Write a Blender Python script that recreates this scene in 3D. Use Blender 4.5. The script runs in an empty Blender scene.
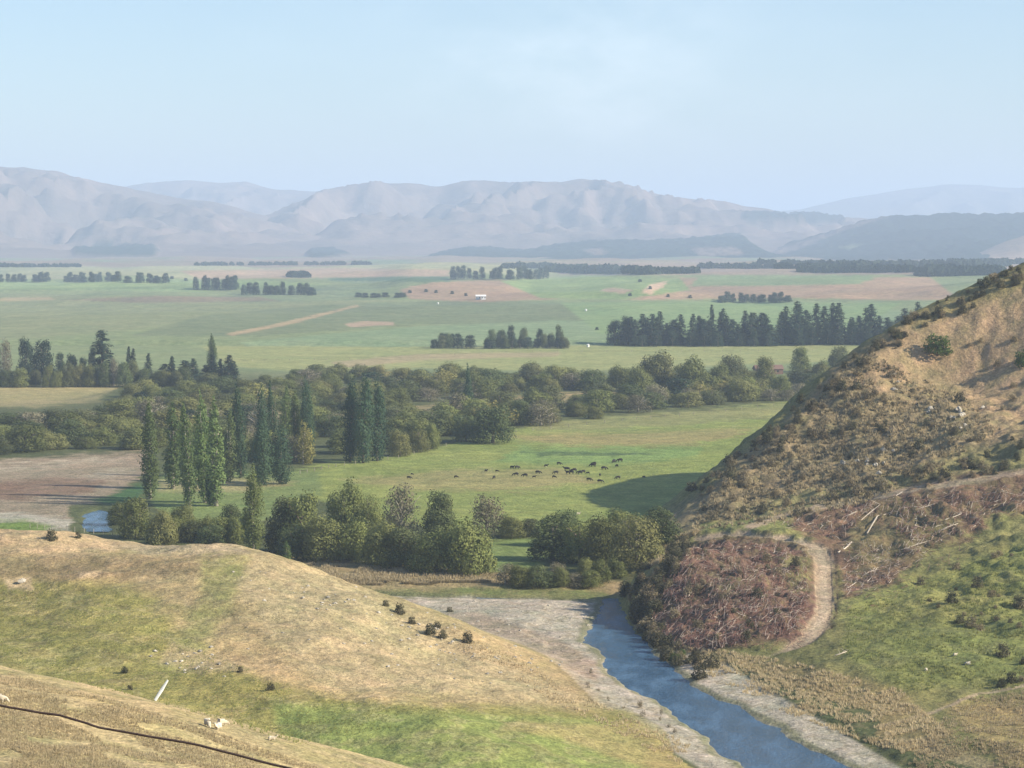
import bpy, math, random
import numpy as np
from mathutils import Vector, Matrix, noise as mnoise
random.seed(7); rng = np.random.default_rng(11)
SC = bpy.context.scene; COL = SC.collection

# ------------------------------------------------------------------ camera
F = 2409.0; CX = 512.0; CY = 384.0; YH = 235.0; CZ = 80.0
TH = math.atan((CY - YH) / F); CT, ST = math.cos(TH), math.sin(TH)
cam = bpy.data.cameras.new('camera'); cam.sensor_width = 36.0; cam.lens = F * 36.0 / 1024.0
cam.clip_start = 0.5; cam.clip_end = 90000
camo = bpy.data.objects.new('camera', cam); COL.objects.link(camo)
camo.location = (0, 0, CZ); camo.rotation_euler = (math.pi / 2 - TH, 0, 0)
SC.camera = camo

def P(px, py, Y):                       # point seen at a pixel at forward distance Y
    dy = F * CT + (CY - py) * ST; dz = -F * ST + (CY - py) * CT; t = Y / dy
    return ((px - CX) * t, Y, CZ + dz * t)
def proj(x, y, z):
    dz = z - CZ; d = y * CT - dz * ST; u = y * ST + dz * CT
    return CX + F * x / d, CY - F * u / d

# ------------------------------------------------------------------ noise
_pr = np.random.default_rng(5); _perm = _pr.permutation(1024); _perm = np.concatenate([_perm, _perm])
_ga = _pr.random(1024) * 2 * math.pi; _gx, _gy = np.cos(_ga), np.sin(_ga)
def pn(x, y):
    xi = np.floor(x).astype(np.int64); yi = np.floor(y).astype(np.int64); xf = x - xi; yf = y - yi
    u = xf * xf * xf * (xf * (xf * 6 - 15) + 10); v = yf * yf * yf * (yf * (yf * 6 - 15) + 10)
    def g(i, j, a, b):
        h = _perm[(_perm[(xi + i) & 1023] + yi + j) & 1023]; return _gx[h] * a + _gy[h] * b
    n00 = g(0, 0, xf, yf); n10 = g(1, 0, xf - 1, yf); n01 = g(0, 1, xf, yf - 1); n11 = g(1, 1, xf - 1, yf - 1)
    return ((n00 * (1 - u) + n10 * u) * (1 - v) + (n01 * (1 - u) + n11 * u) * v) * 1.5
def fbm(x, y, o=4, g=0.5):
    s = 0; a = 1
    for k in range(o):
        s = s + a * pn(x + 17.3 * k, y - 9.1 * k); x = x * 2.03; y = y * 2.03; a *= g
    return s
def sst(a, b, x):
    t = np.clip((x - a) / (b - a), 0, 1); return t * t * (3 - 2 * t)

# ------------------------------------------------------------------ hills as thin-plate surfaces
class TPS:
    def __init__(s, pts, lam=0.002):
        p = np.array(pts, float); s.c = p[:, :2] / 100; n = len(p)
        d = s.c[:, None] - s.c[None]; r2 = (d ** 2).sum(-1); K = 0.5 * r2 * np.log(r2 + 1e-12) + lam * np.eye(n)
        A = np.zeros((n + 3, n + 3)); A[:n, :n] = K; A[:n, n] = 1; A[:n, n + 1:] = s.c; A[n, :n] = 1; A[n + 1:, :n] = s.c.T
        s.w = np.linalg.solve(A, np.concatenate([p[:, 2], [0, 0, 0]]))
    def __call__(s, x, y):
        x = x / 100; y = y / 100; n = len(s.c)
        o = s.w[n] + s.w[n + 1] * x + s.w[n + 2] * y
        for k in range(n):
            r2 = (x - s.c[k, 0]) ** 2 + (y - s.c[k, 1]) ** 2; o = o + s.w[k] * 0.5 * r2 * np.log(r2 + 1e-12)
        return o
RIGHT = [P(*q) for q in [(1024,262,740),(1100,232,760),(960,290,730),(900,325,715),(865,346,708),(840,366,700),(810,396,686),(780,427,670),
    (730,470,650),(700,497,635),(668,522,622),(1024,350,690),(1024,430,620),(1024,470,590),(900,400,672),(900,470,612),(900,495,590),
    (800,460,648),(800,510,600),(740,529,568),(830,545,545),(1024,560,510),(950,600,470),(1024,650,430),(900,650,430),(830,632,455),
    (830,590,500),(740,590,488),(700,560,517),(670,585,496),(655,560,524),(662,572,510),(645,582,530),(1024,720,385),(1024,768,350),(900,740,372),(880,700,403),
    (800,690,415),(760,660,440),(700,640,458),(960,380,690),(1100,400,640),(1100,500,560),(1150,650,420),(1100,780,340),(1000,820,320)]] + [
    (26,640,-4),(35,680,-4),(51,712,-4),(70,745,-4),(110,792,-4),(150,850,-4),(230,880,0),(210,740,88),(260,700,84),(260,600,62),(220,500,32),(190,400,16),(160,330,8),
    (8,560,-5),(12,520,-6),(18,480,-6),(28,440,-5),(42,400,-5),(52,360,-4),(66,330,-3),(90,300,-2),(300,500,50),(330,750,90),(0,600,-8),(5,660,-8)]
LEFT = [P(*q) for q in [(-150,518,505),(0,529,500),(80,533,498),(150,547,490),(190,545,488),(250,551,480),(300,562,475),(350,585,468),(400,603,458),
    (440,622,447),(480,647,433),(540,680,413),(600,703,401),(680,738,378),(0,600,440),(150,600,430),(250,600,432),(350,640,415),(450,690,388),
    (550,720,376),(150,650,395),(0,640,402),(300,700,368),(450,730,352),(600,745,362),(660,768,350),(450,768,330),(350,768,333),(200,700,365),
    (100,680,375),(0,660,385),(400,650,420),(-150,600,430),(-150,660,380),(740,772,360)]] + [
    (-160,560,-4),(-100,553,-6),(-55,545,-7),(-25,525,-7),(-6,503,-6),(10,475,-5),(24,445,-4),(38,415,-4),(48,390,-4),(54,365,-4),(60,340,-3),(0,300,5),(-80,300,12),(50,310,2),
    (-220,500,20),(-220,400,16)]
NEAR = [P(*q) for q in [(0,668,232),(60,682,228),(130,700,222),(215,729,215),(250,753,208),(298,776,203),(-100,645,240),(355,810,195),
    (0,720,196),(100,742,194),(200,763,188),(0,768,172),(100,792,165),(300,802,165),(-100,720,190)]] + [
    (0,0,78.3),(-20,0,78.4),(20,0,78.2),(0,-40,79),(0,12,76.1),(-14,12,76.3),(14,12,75.9),(0,30,71.5),(-20,30,72),(20,30,71),(0,60,62.5),(-30,60,63.5),
    (40,60,60),(0,110,51.5),(-40,110,53),(30,110,50.5),(80,110,44),(90,60,53),(-60,290,19),(-20,282,15),(10,272,14),(40,250,14),(-110,305,19),(62,205,24),
    (90,170,30),(-110,200,44),(-100,110,54)]
tR, tL, tN = TPS(RIGHT), TPS(LEFT), TPS(NEAR)
def smax(a, b, k): return 0.5 * (a + b + np.sqrt((a - b) ** 2 + k * k)) - 0.25 * k * np.exp(-np.abs(a - b) / k)
def height(x, y):
    """ground height and how far each hill stands above the flat"""
    base = (0.12 + 0.16 * fbm(x / 30, y / 30, 3)) * sst(300, 420, y) + fbm(x / 420, y / 480, 3) * 13.0 * sst(1750, 3200, y) * (1 - sst(7500, 9000, y))
    base = base + 11.0 * sst(2780, 2960, y + 160 * fbm(x / 260, y / 260, 3)) * sst(.02, .06, x / (y + 1)) * (1 - sst(5200, 7000, y)) + 7.0 * sst(3000, 3150, y + 130 * fbm(x / 200, y / 200 + 5, 2)) * sst(-.06, -.04, x / (y + 1)) * (1 - sst(-.005, .01, x / (y + 1))) * (1 - sst(5200, 7000, y))
    base = base + 3.0 * sst(1735, 1765, y + 12 * fbm(x / 200, y / 200, 2)) * sst(1600, 1700, y)
    m = (y < 950) & (x < 520); hr = np.full_like(x, -30.0); hl = hr.copy(); hn = hr.copy()
    hr[m] = tR(x[m], y[m]); 
    hr = hr - 0.6 * np.clip(-8 - (x - (y < 560) * 0), 0, 400) - 1.0 * np.clip(y - 772, 0, 300) - 0.3 * np.clip(330 - y, 0, 500)
    m = y < 640; hl[m] = tL(x[m], y[m]); hl = hl - 1.0 * np.clip(x - 52, 0, 500) - 0.6 * np.clip(y - 556, 0, 500) - 0.4 * np.clip(290 - y, 0, 500)
    m = y < 420; hn[m] = tN(x[m], y[m]); hn = hn - 0.8 * np.clip(y - 305, 0, 500)
    rough = sst(2, 12, hr)
    hr = hr + rough * (1 - .6 * sst(30, 46, hr)) * (1.5 * fbm(x / 16, y / 16, 4) + 0.9 * np.abs(fbm(x / 5, y / 7, 3))) + 0.5 * fbm(x / 7, y / 7, 3) * sst(.5, 3, hr)
    hl = hl + sst(1, 6, hl) * (0.9 * fbm(x / 22, y / 22, 4) + 0.18 * fbm(x / 3, y / 3, 3))
    hn = hn + 0.25 * fbm(x / 9, y / 9, 4) * sst(60, 160, y)
    h = smax(smax(base, hr, 0.8), hl, 0.8); h = smax(h, hn, 1.0)
    return h, hr - base, hl - base, hn

# ------------------------------------------------------------------ polygons drawn on the ground
def sdist(px, py, poly):
    """signed distance (negative inside) to a polygon"""
    p = np.array(poly, float); n = len(p); d = np.full(px.shape, 1e9); ins = np.zeros(px.shape, bool)
    for i in range(n):
        a = p[i]; b = p[(i + 1) % n]; e = b - a; wx = px - a[0]; wy = py - a[1]
        t = np.clip((wx * e[0] + wy * e[1]) / max(e @ e, 1e-9), 0, 1)
        d = np.minimum(d, (wx - e[0] * t) ** 2 + (wy - e[1] * t) ** 2)
        c = ((a[1] > py) != (b[1] > py)); 
        if abs(e[1]) > 1e-9: ins ^= c & (px < e[0] * (py - a[1]) / e[1] + a[0])
    d = np.sqrt(d); return np.where(ins, -d, d)
def line_d(px, py, pts):
    d = np.full(px.shape, 1e9)
    for a, b in zip(pts[:-1], pts[1:]):
        a = np.array(a, float); b = np.array(b, float); e = b - a; wx = px - a[0]; wy = py - a[1]
        t = np.clip((wx * e[0] + wy * e[1]) / (e @ e), 0, 1); d = np.minimum(d, (wx - e[0] * t) ** 2 + (wy - e[1] * t) ** 2)
    return np.sqrt(d)
def flat(px, py): # pixel on the valley floor to ground metres
    Y = CZ / ((py - YH) / F) ; q = P(px, py, Y); k = CZ / (CZ - q[2]); return (q[0] * k, q[1] * k)
RIVER_PX = [(601,596),(619,597),(629,612),(641,632),(658,651),(676,670),(706,690),(768,720),(858,772),(960,830),(840,830),(748,772),(700,738),(668,706),(640,694),(606,674),(598,656),(584,642),(588,622),(596,610)]
RIVER = [flat(*p) for p in RIVER_PX]
SLOUGH = [flat(*p) for p in [(340,589),(440,594),(540,597),(600,600),(600,603),(540,600),(440,598),(380,596)]]
POOL = [flat(*p) for p in [(80,532),(80,518),(88,510),(100,508),(112,511),(116,518),(112,532)]]
STREAM = [flat(*p) for p in [(95,505),(112,503),(128,494),(150,488),(128,487),(100,494)]]

NU = np.concatenate([np.arange(-0.62, -0.255, 0.006), np.arange(-0.255, 0.255, 0.00098), np.arange(0.255, 0.621, 0.006)])
YS = np.concatenate([np.arange(-50, 150, 2.5), np.arange(150, 620, 0.8), np.arange(620, 900, 1.25), 900 * 1.0035 ** np.arange(0, 640), [9500, 12000, 20000, 45000]])
YS = np.unique(YS); nu, ny = len(NU), len(YS); AP = 60.0
U, YY = np.meshgrid(NU, YS); XX = U * (YY + AP)
ZZ, HR, HL, HN = height(XX, YY)
def wobble(x, y, a, s): return x + a * fbm(x / s, y / s, 3), y + a * fbm(x / s + 40, y / s + 7, 3)
wx, wy = wobble(XX, YY, 1.4, 11)
m = (YY > 300) & (YY < 760); RD = np.full(XX.shape, 99.0); PD = RD.copy()
RD[m] = np.minimum(sdist(wx[m], wy[m], RIVER), sdist(wx[m], wy[m], SLOUGH) + 1.0)
PD[m] = sdist(wx[m], wy[m], POOL)
WD = np.minimum(RD, PD)
ZZ = ZZ * sst(-1, 3, WD) + (-1.1) * (1 - sst(-3.5, 0.8, WD))
BANK = (0.9 * sst(8, 11, RD + fbm(XX / 8, YY / 8, 2) * 3) + 0.25 * sst(0, 4, RD)) * (YY > 300) * (YY < 700) * (1 - sst(-.5, 1.6, HL)) * (1 - sst(-.5, 1.6, HR)) * sst(-60, -40, XX) 
ZZ = ZZ + np.clip(BANK, 0, 2) * sst(-1, 6, RD) * 0.6

def hgrid(x, y):
    j = np.interp(y, YS, np.arange(ny)); i = np.interp(x / (y + AP), NU, np.arange(nu))
    j0 = min(int(j), ny - 2); i0 = min(int(i), nu - 2); a = j - j0; b = i - i0
    return float((ZZ[j0, i0] * (1 - b) + ZZ[j0, i0 + 1] * b) * (1 - a) + (ZZ[j0 + 1, i0] * (1 - b) + ZZ[j0 + 1, i0 + 1] * b) * a)
def hit(px, py, ymin=100):
    """first ground point seen at a pixel"""
    ys = YS[YS > ymin]; j = np.arange(ny)[YS > ymin]
    dy = F * CT + (CY - py) * ST; x = (px - CX) / dy * ys; z = CZ + (-F * ST + (CY - py) * CT) / dy * ys
    i = np.interp(x / (ys + AP), NU, np.arange(nu)); i0 = np.clip(i.astype(int), 0, nu - 2); b = i - i0
    g = ZZ[j, i0] * (1 - b) + ZZ[j, i0 + 1] * b
    k = np.nonzero(z <= g)[0]
    if len(k) == 0: return None
    k = k[0]
    if k == 0: Y = ys[0]
    else:
        d0 = z[k - 1] - g[k - 1]; d1 = z[k] - g[k]; Y = ys[k - 1] + (ys[k] - ys[k - 1]) * d0 / (d0 - d1 + 1e-9)
    q = P(px, py, Y); return (q[0], Y, hgrid(q[0], Y))

# ------------------------------------------------------------------ ground cover colours (true surface colours)
PX, PY = proj(XX, YY, ZZ); far = YY > 25
C = {'tan': (.37,.285,.160), 'dry': (.30,.235,.125), 'olive': (.150,.160,.060), 'green': (.17,.22,.07), 'lush': (.14,.22,.065), 'gravel': (.36,.325,.275),
     'soil': (.20,.135,.090), 'red': (.190,.095,.070), 'under': (.085,.098,.045), 'pink': (.31,.25,.16), 'pale': (.26,.285,.15), 'clay': (.44,.34,.21),
     'dgreen': (.085,.13,.055), 'moss': (.165,.165,.055), 'mud': (.075,.085,.075), 'brown': (.27,.205,.125)}
ALB = np.zeros(XX.shape + (3,)); 
def lay(mask, c): 
    c = np.array(C[c] if isinstance(c, str) else c); ALB[:] = ALB * (1 - mask[..., None]) + c * mask[..., None]
nA = fbm(XX / 26, YY / 26, 4); nB = fbm(XX / 7 + 5, YY / 7, 4); nC = fbm(XX / 140, YY / 140, 4); nF = fbm(XX / 500, YY / 900, 4)
plain = (np.maximum(HR, HL) < 1.0) & (YY > 300)
lay(np.ones_like(XX), 'under')
qx = PX + 5 * nC; qy = PY + 1.2 * nC
def zone(poly, c, soft=3.0, amt=1.0, where=None, wob=1.0, add=None):
    p = np.array(poly); ok = far & (PX > p[:, 0].min() - 40) & (PX < p[:, 0].max() + 40) & (PY > p[:, 1].min() - 25) & (PY < p[:, 1].max() + 25)
    if where is not None: ok &= where
    if not ok.any(): return
    a = PX[ok] + wob * 6 * nB[ok] * 0.6 + wob * 4 * nA[ok]; b = PY[ok] + wob * 2.2 * nB[ok] + wob * 1.5 * nA[ok]
    d = sdist(a, b, poly); m = np.zeros(XX.shape); w = 1 - sst(-soft, soft, d + (0 if add is None else add[ok])); m[ok] = w * amt; lay(m, c)
PL = plain
# far flats and plateau
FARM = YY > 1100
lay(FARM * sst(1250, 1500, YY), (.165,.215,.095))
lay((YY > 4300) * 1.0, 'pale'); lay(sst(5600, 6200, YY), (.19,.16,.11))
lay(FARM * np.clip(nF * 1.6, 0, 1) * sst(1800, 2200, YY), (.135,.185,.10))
W = FARM; S = dict(where=W, wob=.35, soft=1.2)
zone([(-100,281),(250,280),(330,284),(200,292),(-100,288)], (.19,.27,.11), **S)
zone([(-100,292),(60,294),(180,300),(260,302),(400,300),(300,312),(120,330),(0,340),(-100,340)], (.175,.21,.10), **S)
zone([(130,336),(200,316),(330,304),(480,300),(640,308),(560,326),(420,324),(260,336)], (.135,.175,.085), **S)
zone([(60,300),(150,296),(260,297),(280,301),(150,303)], (.17,.155,.095), **S)
zone([(240,342),(420,326),(640,318),(900,310),(900,346),(600,346),(250,348)], (.165,.235,.115), **S)
zone([(400,290),(430,282),(500,280),(560,284),(600,278),(930,277),(960,300),(870,300),(800,298),(640,300),(600,296),(540,300),(480,302),(410,299)], 'brown', **S)
zone([(500,281),(580,276),(680,278),(690,290),(620,300),(540,298)], (.175,.25,.09), **S)
zone([(700,276),(800,273),(880,276),(860,284),(760,286),(690,286)], (.16,.225,.10), **S)
zone([(560,302),(720,302),(900,303),(860,330),(700,340),(600,334)], (.165,.245,.10), **S)
zone([(330,275),(450,276),(450,282),(330,281)], (.08,.14,.07), **S)
zone([(180,271),(330,268),(450,270),(450,276),(300,278),(200,279)], 'pink', **S)
zone([(550,262),(1100,262),(1100,274),(800,275),(560,275)], (.24,.205,.15), **S)
zone([(-60,385),(40,386),(126,383),(112,391),(66,400),(30,406),(-60,408)], (.30,.26,.13), **S)
zone([(200,346),(420,347),(600,345),(870,344),(870,352),(820,362),(700,366),(560,372),(420,368),(300,372),(230,366)], (.225,.26,.10), **S)
zone([(330,362),(420,354),(560,352),(560,356),(430,360),(340,368)], (.27,.25,.13), **S)
zone([(225,334),(280,323),(358,304.5),(359,306),(290,324.5),(232,335.5)], 'tan', amt=.75, **{**S, 'soft': .9})
zone([(345,324),(365,321),(394,322),(394,325),(350,327)], 'pink', **{**S, 'soft': .9})
zone([(0,298),(50,297),(56,300),(0,301)], 'tan', amt=.5, **{**S, 'soft': .9})
zone([(0,289),(200,286),(320,289),(320,290.5),(200,288),(0,291)], 'dgreen', amt=.5, **{**S, 'soft': .9})
zone([(640,292),(655,283),(668,281),(662,287),(650,294)], 'clay', **{**S, 'soft': .9})
zone([(600,291),(610,288),(632,290),(625,294)], 'pink', **{**S, 'soft': .9})
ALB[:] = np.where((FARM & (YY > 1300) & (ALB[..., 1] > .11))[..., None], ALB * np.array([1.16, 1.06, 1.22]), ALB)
# valley floor
V = PL & (YY < 1250)
zone([(404,408),(560,394),(640,388),(655,393),(560,402),(440,414)], 'dry', where=V)
zone([(-40,404),(60,400),(110,392),(100,400),(40,408)], (.25,.22,.12), where=V)
zone([(190,402),(240,398),(262,404),(200,408)], 'dry', where=V)
zone([(296,470),(330,462),(400,455),(440,445),(530,427),(700,412),(800,400),(900,400),(900,520),(690,520),(540,530),(430,528),(340,508),(300,492)], (.205,.240,.075), soft=2, where=V)
zone([(500,436),(640,432),(760,428),(700,445),(560,446)], (.26,.23,.10), where=V)
zone([(340,480),(440,470),(560,468),(600,482),(540,490),(420,490)], (.27,.235,.11), where=V, amt=.8)
zone([(520,424),(700,410),(800,402),(780,418),(640,428),(540,432)], (.22,.225,.095), where=V)
zone([(520,448),(700,446),(700,458),(600,465),(490,462)], (.165,.24,.080), where=V)
zone([(525,452),(620,452),(660,455),(640,456),(520,454)], 'dgreen', where=V, soft=1)
zone([(-60,464),(60,456),(150,450),(148,472),(120,490),(104,500),(70,506),(70,520),(60,527),(-60,535)], (.27,.215,.160), where=V)
zone([(-60,468),(60,462),(130,456),(110,462),(40,470),(-60,476)], (.36,.31,.24), where=V, amt=.7, wob=2)
zone([(20,488),(110,472),(135,470),(90,486),(30,496)], (.34,.30,.24), where=V, amt=.6, wob=2)
zone([(-60,485),(60,478),(110,480),(90,492),(20,500),(-60,498)], (.17,.105,.075), where=V, amt=.75)
zone([(-60,513),(20,512),(74,520),(70,530),(0,536),(-60,536)], (.36,.33,.28), where=V)
zone([(-60,520),(30,521),(60,528),(0,540),(-60,540)], (.14,.20,.05), where=V)
zone([(90,500),(140,484),(150,490),(120,506)], (.06,.12,.05), where=V)
zone([(150,478),(200,468),(240,470),(320,470),(320,492),(250,528),(170,524),(150,500)], (.155,.20,.075), where=V)
zone([(155,480),(250,478),(300,482),(240,492),(160,492)], (.27,.25,.13), where=V)
zone([(470,540),(560,535),(560,556),(520,572),(470,575)], (.155,.20,.07), where=V)
zone([(270,556),(340,560),(440,568),(520,575),(620,580),(620,600),(440,599),(360,592),(290,575)], (.29,.225,.125), where=V)
zone([(360,590),(440,590),(600,594),(600,600),(440,601),(370,598)], (.16,.175,.07), where=V, amt=.8)
zone([(440,590),(500,585),(600,590),(615,600),(560,594),(470,594)], (.10,.15,.045), where=V, amt=.7)
# gravel bars by distance from the river
GRL = (YY > 300) & (YY < 580)
gpoly = [(388,597),(500,598),(600,599),(622,640),(720,660),(900,768),(960,830),(760,830),(700,768),(650,738),(600,712),(572,690),(540,672),(500,652),(440,622)]
zone(gpoly, 'gravel', where=GRL & (HL < 1.5) & (HR < 2.5), soft=2)
zone([(440,612),(480,612),(560,640),(600,665),(590,680),(540,655),(470,628)], (.30,.22,.165), where=GRL & (HL < 1.5), amt=.6)
lay(((np.abs(nB) < .12) & (RD < 22) & (YY < 560) & (YY > 330)) * (XX < 60) * .35, (.21,.165,.095))
lay((1 - sst(.0, 1.6, np.abs(WD - .2))) * .75 * (PD > 30), (.13,.14,.07))
lay((1 - sst(-3, 0, WD)), (.055,.07,.06))
# left spur
ML = sst(.6, 2.2, HL) * (YY > 245); lay(ML, 'tan')
ON = (HL > .5) & (YY > 245)
lay(ML * np.clip(nB * .9, 0, .5), 'dry'); lay(ML * np.clip(nA - .1, 0, .45), 'moss')
zone([(-60,576),(60,580),(130,584),(160,600),(190,640),(200,665),(260,680),(360,700),(480,705),(620,712),(740,760),(700,800),(-60,800)], (.235,.215,.080), where=ON, soft=9, add=7 * nA)
zone([(270,700),(350,708),(480,712),(600,720),(650,745),(640,800),(300,800),(280,745)], (.205,.240,.080), where=ON, soft=7)
zone([(195,555),(250,552),(240,590),(215,630),(205,670),(160,672),(180,640),(200,590)], (.20,.205,.08), where=ON, soft=8, amt=.75)
zone([(-60,548),(100,555),(200,560),(200,572),(60,580),(-60,578)], (.24,.185,.105), where=ON, soft=4, amt=.8)
zone([(-60,528),(100,530),(140,536),(150,548),(60,556),(-60,550)], (.42,.31,.19), where=ON, soft=3)
zone([(110,545),(240,543),(250,552),(150,556)], (.36,.29,.19), where=ON, soft=3)
zone([(2,578),(30,576),(28,587),(4,588)], 'clay', where=ON, soft=2); zone([(75,570),(98,571),(94,577),(78,577)], 'clay', where=ON, soft=2)
zone([(170,640),(210,655),(250,668),(200,672),(160,665)], (.33,.27,.17), where=ON, soft=4, amt=.6)
zone([(255,552),(330,575),(420,615),(520,670),(600,705),(430,695),(330,690),(270,640),(240,590)], (.375,.30,.185), where=ON, soft=9, amt=.85)
zone([(520,720),(640,728),(720,765),(700,790),(560,738),(500,728)], (.29,.235,.11), where=ON, soft=4, amt=.7)
ct = np.abs(((ZZ + 1.0 * nA + .35 * nB) / 1.5) % 1 - .5); lay(ON * (ct < .07) * ML * .28 * sst(1.5, 4, HL), (.20,.15,.09)); lay(ON * ((ct > .07) & (ct < .15)) * ML * .2 * sst(1.5, 4, HL), (.46,.38,.25))
# near slope
MN = (sst(-.5, 1.5, HN - np.maximum(HL, 0))) * (YY < 330); lay(MN, (.41,.33,.19)); lay(MN * np.clip(nB * 1.2 + .1, 0, .55), (.27,.235,.11))
# right hill
MR = sst(.4, 2.0, HR) * (YY > 290); OR = (HR > .3) & (YY > 290)
lay(MR, (.19,.18,.075)); 
zone([(1200,200),(1024,258),(840,360),(780,425),(700,490),(650,530),(700,532),(860,510),(960,478),(1100,430),(1200,400)], (.235,.185,.110), where=OR, soft=6)
zone([(1200,190),(1024,264),(900,330),(850,380),(870,400),(940,360),(990,440),(1200,420)], (.34,.245,.150), where=OR, soft=10)
zone([(1024,255),(960,285),(900,318),(920,330),(980,305),(1060,280)], (.21,.19,.08), where=OR, soft=6, amt=.7)
zone([(740,505),(860,480),(940,460),(1100,420),(1100,470),(900,490),(820,520),(740,530)], (.20,.185,.085), where=OR, soft=6, amt=.8)
zone([(700,522),(760,518),(800,524),(780,534),(700,534)], (.17,.18,.07), where=OR)
RED = (.165,.098,.078)
zone([(640,600),(655,575),(700,540),(760,537),(830,548),(832,600),(818,632),(740,645),(690,655),(650,640)], RED, where=OR, soft=8, add=6 * nB)
zone([(790,515),(860,495),(960,475),(1100,462),(1100,510),(1000,512),(970,535),(930,548),(880,590),(846,600),(836,560),(800,530)], (.175,.105,.078), where=OR, soft=5, amt=.9, add=5 * nB)
zone([(700,575),(735,560),(760,575),(740,600),(705,600)], (.15,.13,.085), where=OR, soft=6, amt=.7, add=6 * nB)
zone([(780,560),(810,555),(812,590),(790,600)], (.17,.18,.07), where=OR, soft=5, amt=.6, add=5 * nB)
zone([(870,500),(905,500),(960,520),(920,560),(860,575),(842,548)], (.16,.17,.065), where=OR, soft=6, amt=.35)
zone([(660,640),(700,655),(790,660),(900,690),(960,740),(900,760),(800,722),(700,676)], (.24,.195,.095), where=OR, soft=6)
zone([(850,600),(930,570),(1100,520),(1100,680),(1000,680),(900,690),(840,655)], (.185,.20,.068), where=OR, soft=8, amt=.8)
zone([(880,600),(1000,590),(1040,610),(960,625),(880,620)], (.24,.215,.085), where=OR, soft=8, amt=.5)
zone([(940,705),(1100,690),(1100,800),(1000,760)], (.34,.25,.125), where=OR, soft=6, amt=.8)
zone([(860,745),(930,735),(1000,765),(1000,800),(880,790)], (.36,.28,.17), where=OR, soft=4, amt=.7)
lay(MR * np.clip(nB * 1.1 - .1, 0, .5), (.13,.125,.06))
# earth tracks on the right hill
TRACK1 = [(1100,463),(1024,472),(985,479),(917,489),(890,494),(822,507),(785,515),(750,526)]
TRACK2 = [(700,538),(724,534),(745,533),(770,535),(800,540),(818,546),(824,562),(824,585),(825,605),(820,622),(806,640),(770,655),(730,668)]
TRACK3 = [(1100,672),(1024,686),(970,696),(935,712),(900,722),(860,728)]
okR = OR & (PY > 440); TD = np.full(XX.shape, 99.0)
def tdist(L, w, ys=2.2):
    o = np.full(XX.shape, 99.0); o[okR] = line_d(PX[okR] + 1.5 * nB[okR], (PY[okR] + .8 * nB[okR]) * ys, [(a, b * ys) for a, b in L]) - w; return o
T1 = tdist(TRACK1, 4.5); T2 = np.where(PY < 548, tdist(TRACK2, 5.5), tdist(TRACK2, 8.5, 1.0)); T2 = T2 + 9 * sst(632, 655, PY); T3 = tdist(TRACK3, 3.5)
TD = np.minimum(np.minimum(T1, T2), T3 + 2)
lay((1 - sst(-1.5, 2.5, TD)), (.33,.255,.185))
lay((1 - sst(-1, 1.5, T2 + 5)) * .5, (.40,.33,.25))
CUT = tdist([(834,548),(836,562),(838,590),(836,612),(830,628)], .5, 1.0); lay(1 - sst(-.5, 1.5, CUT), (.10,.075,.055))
SL = np.zeros(XX.shape); TK = sst(0, 7, np.minimum(T1, T2)); _p = [(640,600),(655,575),(700,535),(760,532),(815,546),(812,600),(806,632),(740,645),(690,655),(650,640)]; SL[okR] = 1 - sst(-8, 2, sdist(PX[okR], PY[okR], _p)); _p = [(790,515),(860,495),(960,475),(1100,462),(1100,510),(1000,512),(970,535),(930,548),(870,520),(830,530)]; SL[okR] = np.maximum(SL[okR], .7 * (1 - sst(-6, 2, sdist(PX[okR], PY[okR], _p))))
ZZ = ZZ + SL * TK * (np.abs(fbm(XX / 4.5, YY / 4.5, 3)) * 1.5 + .7 * fbm(XX / 11, YY / 11, 2)); lay(SL * np.clip(nB * 1.4, 0, .5) * 1.0, (.11,.075,.055)); lay(SL * np.clip(-nB * 1.2 - .2, 0, .45), (.20,.185,.085))
for _ in range(2):
    Zs = ZZ.copy(); Zs[3:-3] = (ZZ[:-6] + ZZ[1:-5] + ZZ[2:-4] + ZZ[3:-3] + ZZ[4:-2] + ZZ[5:-1] + ZZ[6:]) / 7; Zs[:, 3:-3] = (Zs[:, :-6] + Zs[:, 1:-5] + Zs[:, 2:-4] + Zs[:, 3:-3] + Zs[:, 4:-2] + Zs[:, 5:-1] + Zs[:, 6:]) / 7
    wt = (1 - sst(0, 5, TD)) * okR; ZZ = ZZ * (1 - wt) + Zs * wt
ZZ = ZZ - .5 * (1 - sst(-2, 3, T2)) - .6 * (1 - sst(-1, 1.5, CUT)) * (T2 > 0)
# cattle tracks along the gravel edge and fine mottling of the whole cover
ALB *= (1 + .16 * np.clip(nB, -1, 1) + .10 * np.clip(nA, -1, 1))[..., None]; ALB = np.clip(ALB, .02, .8)

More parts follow.
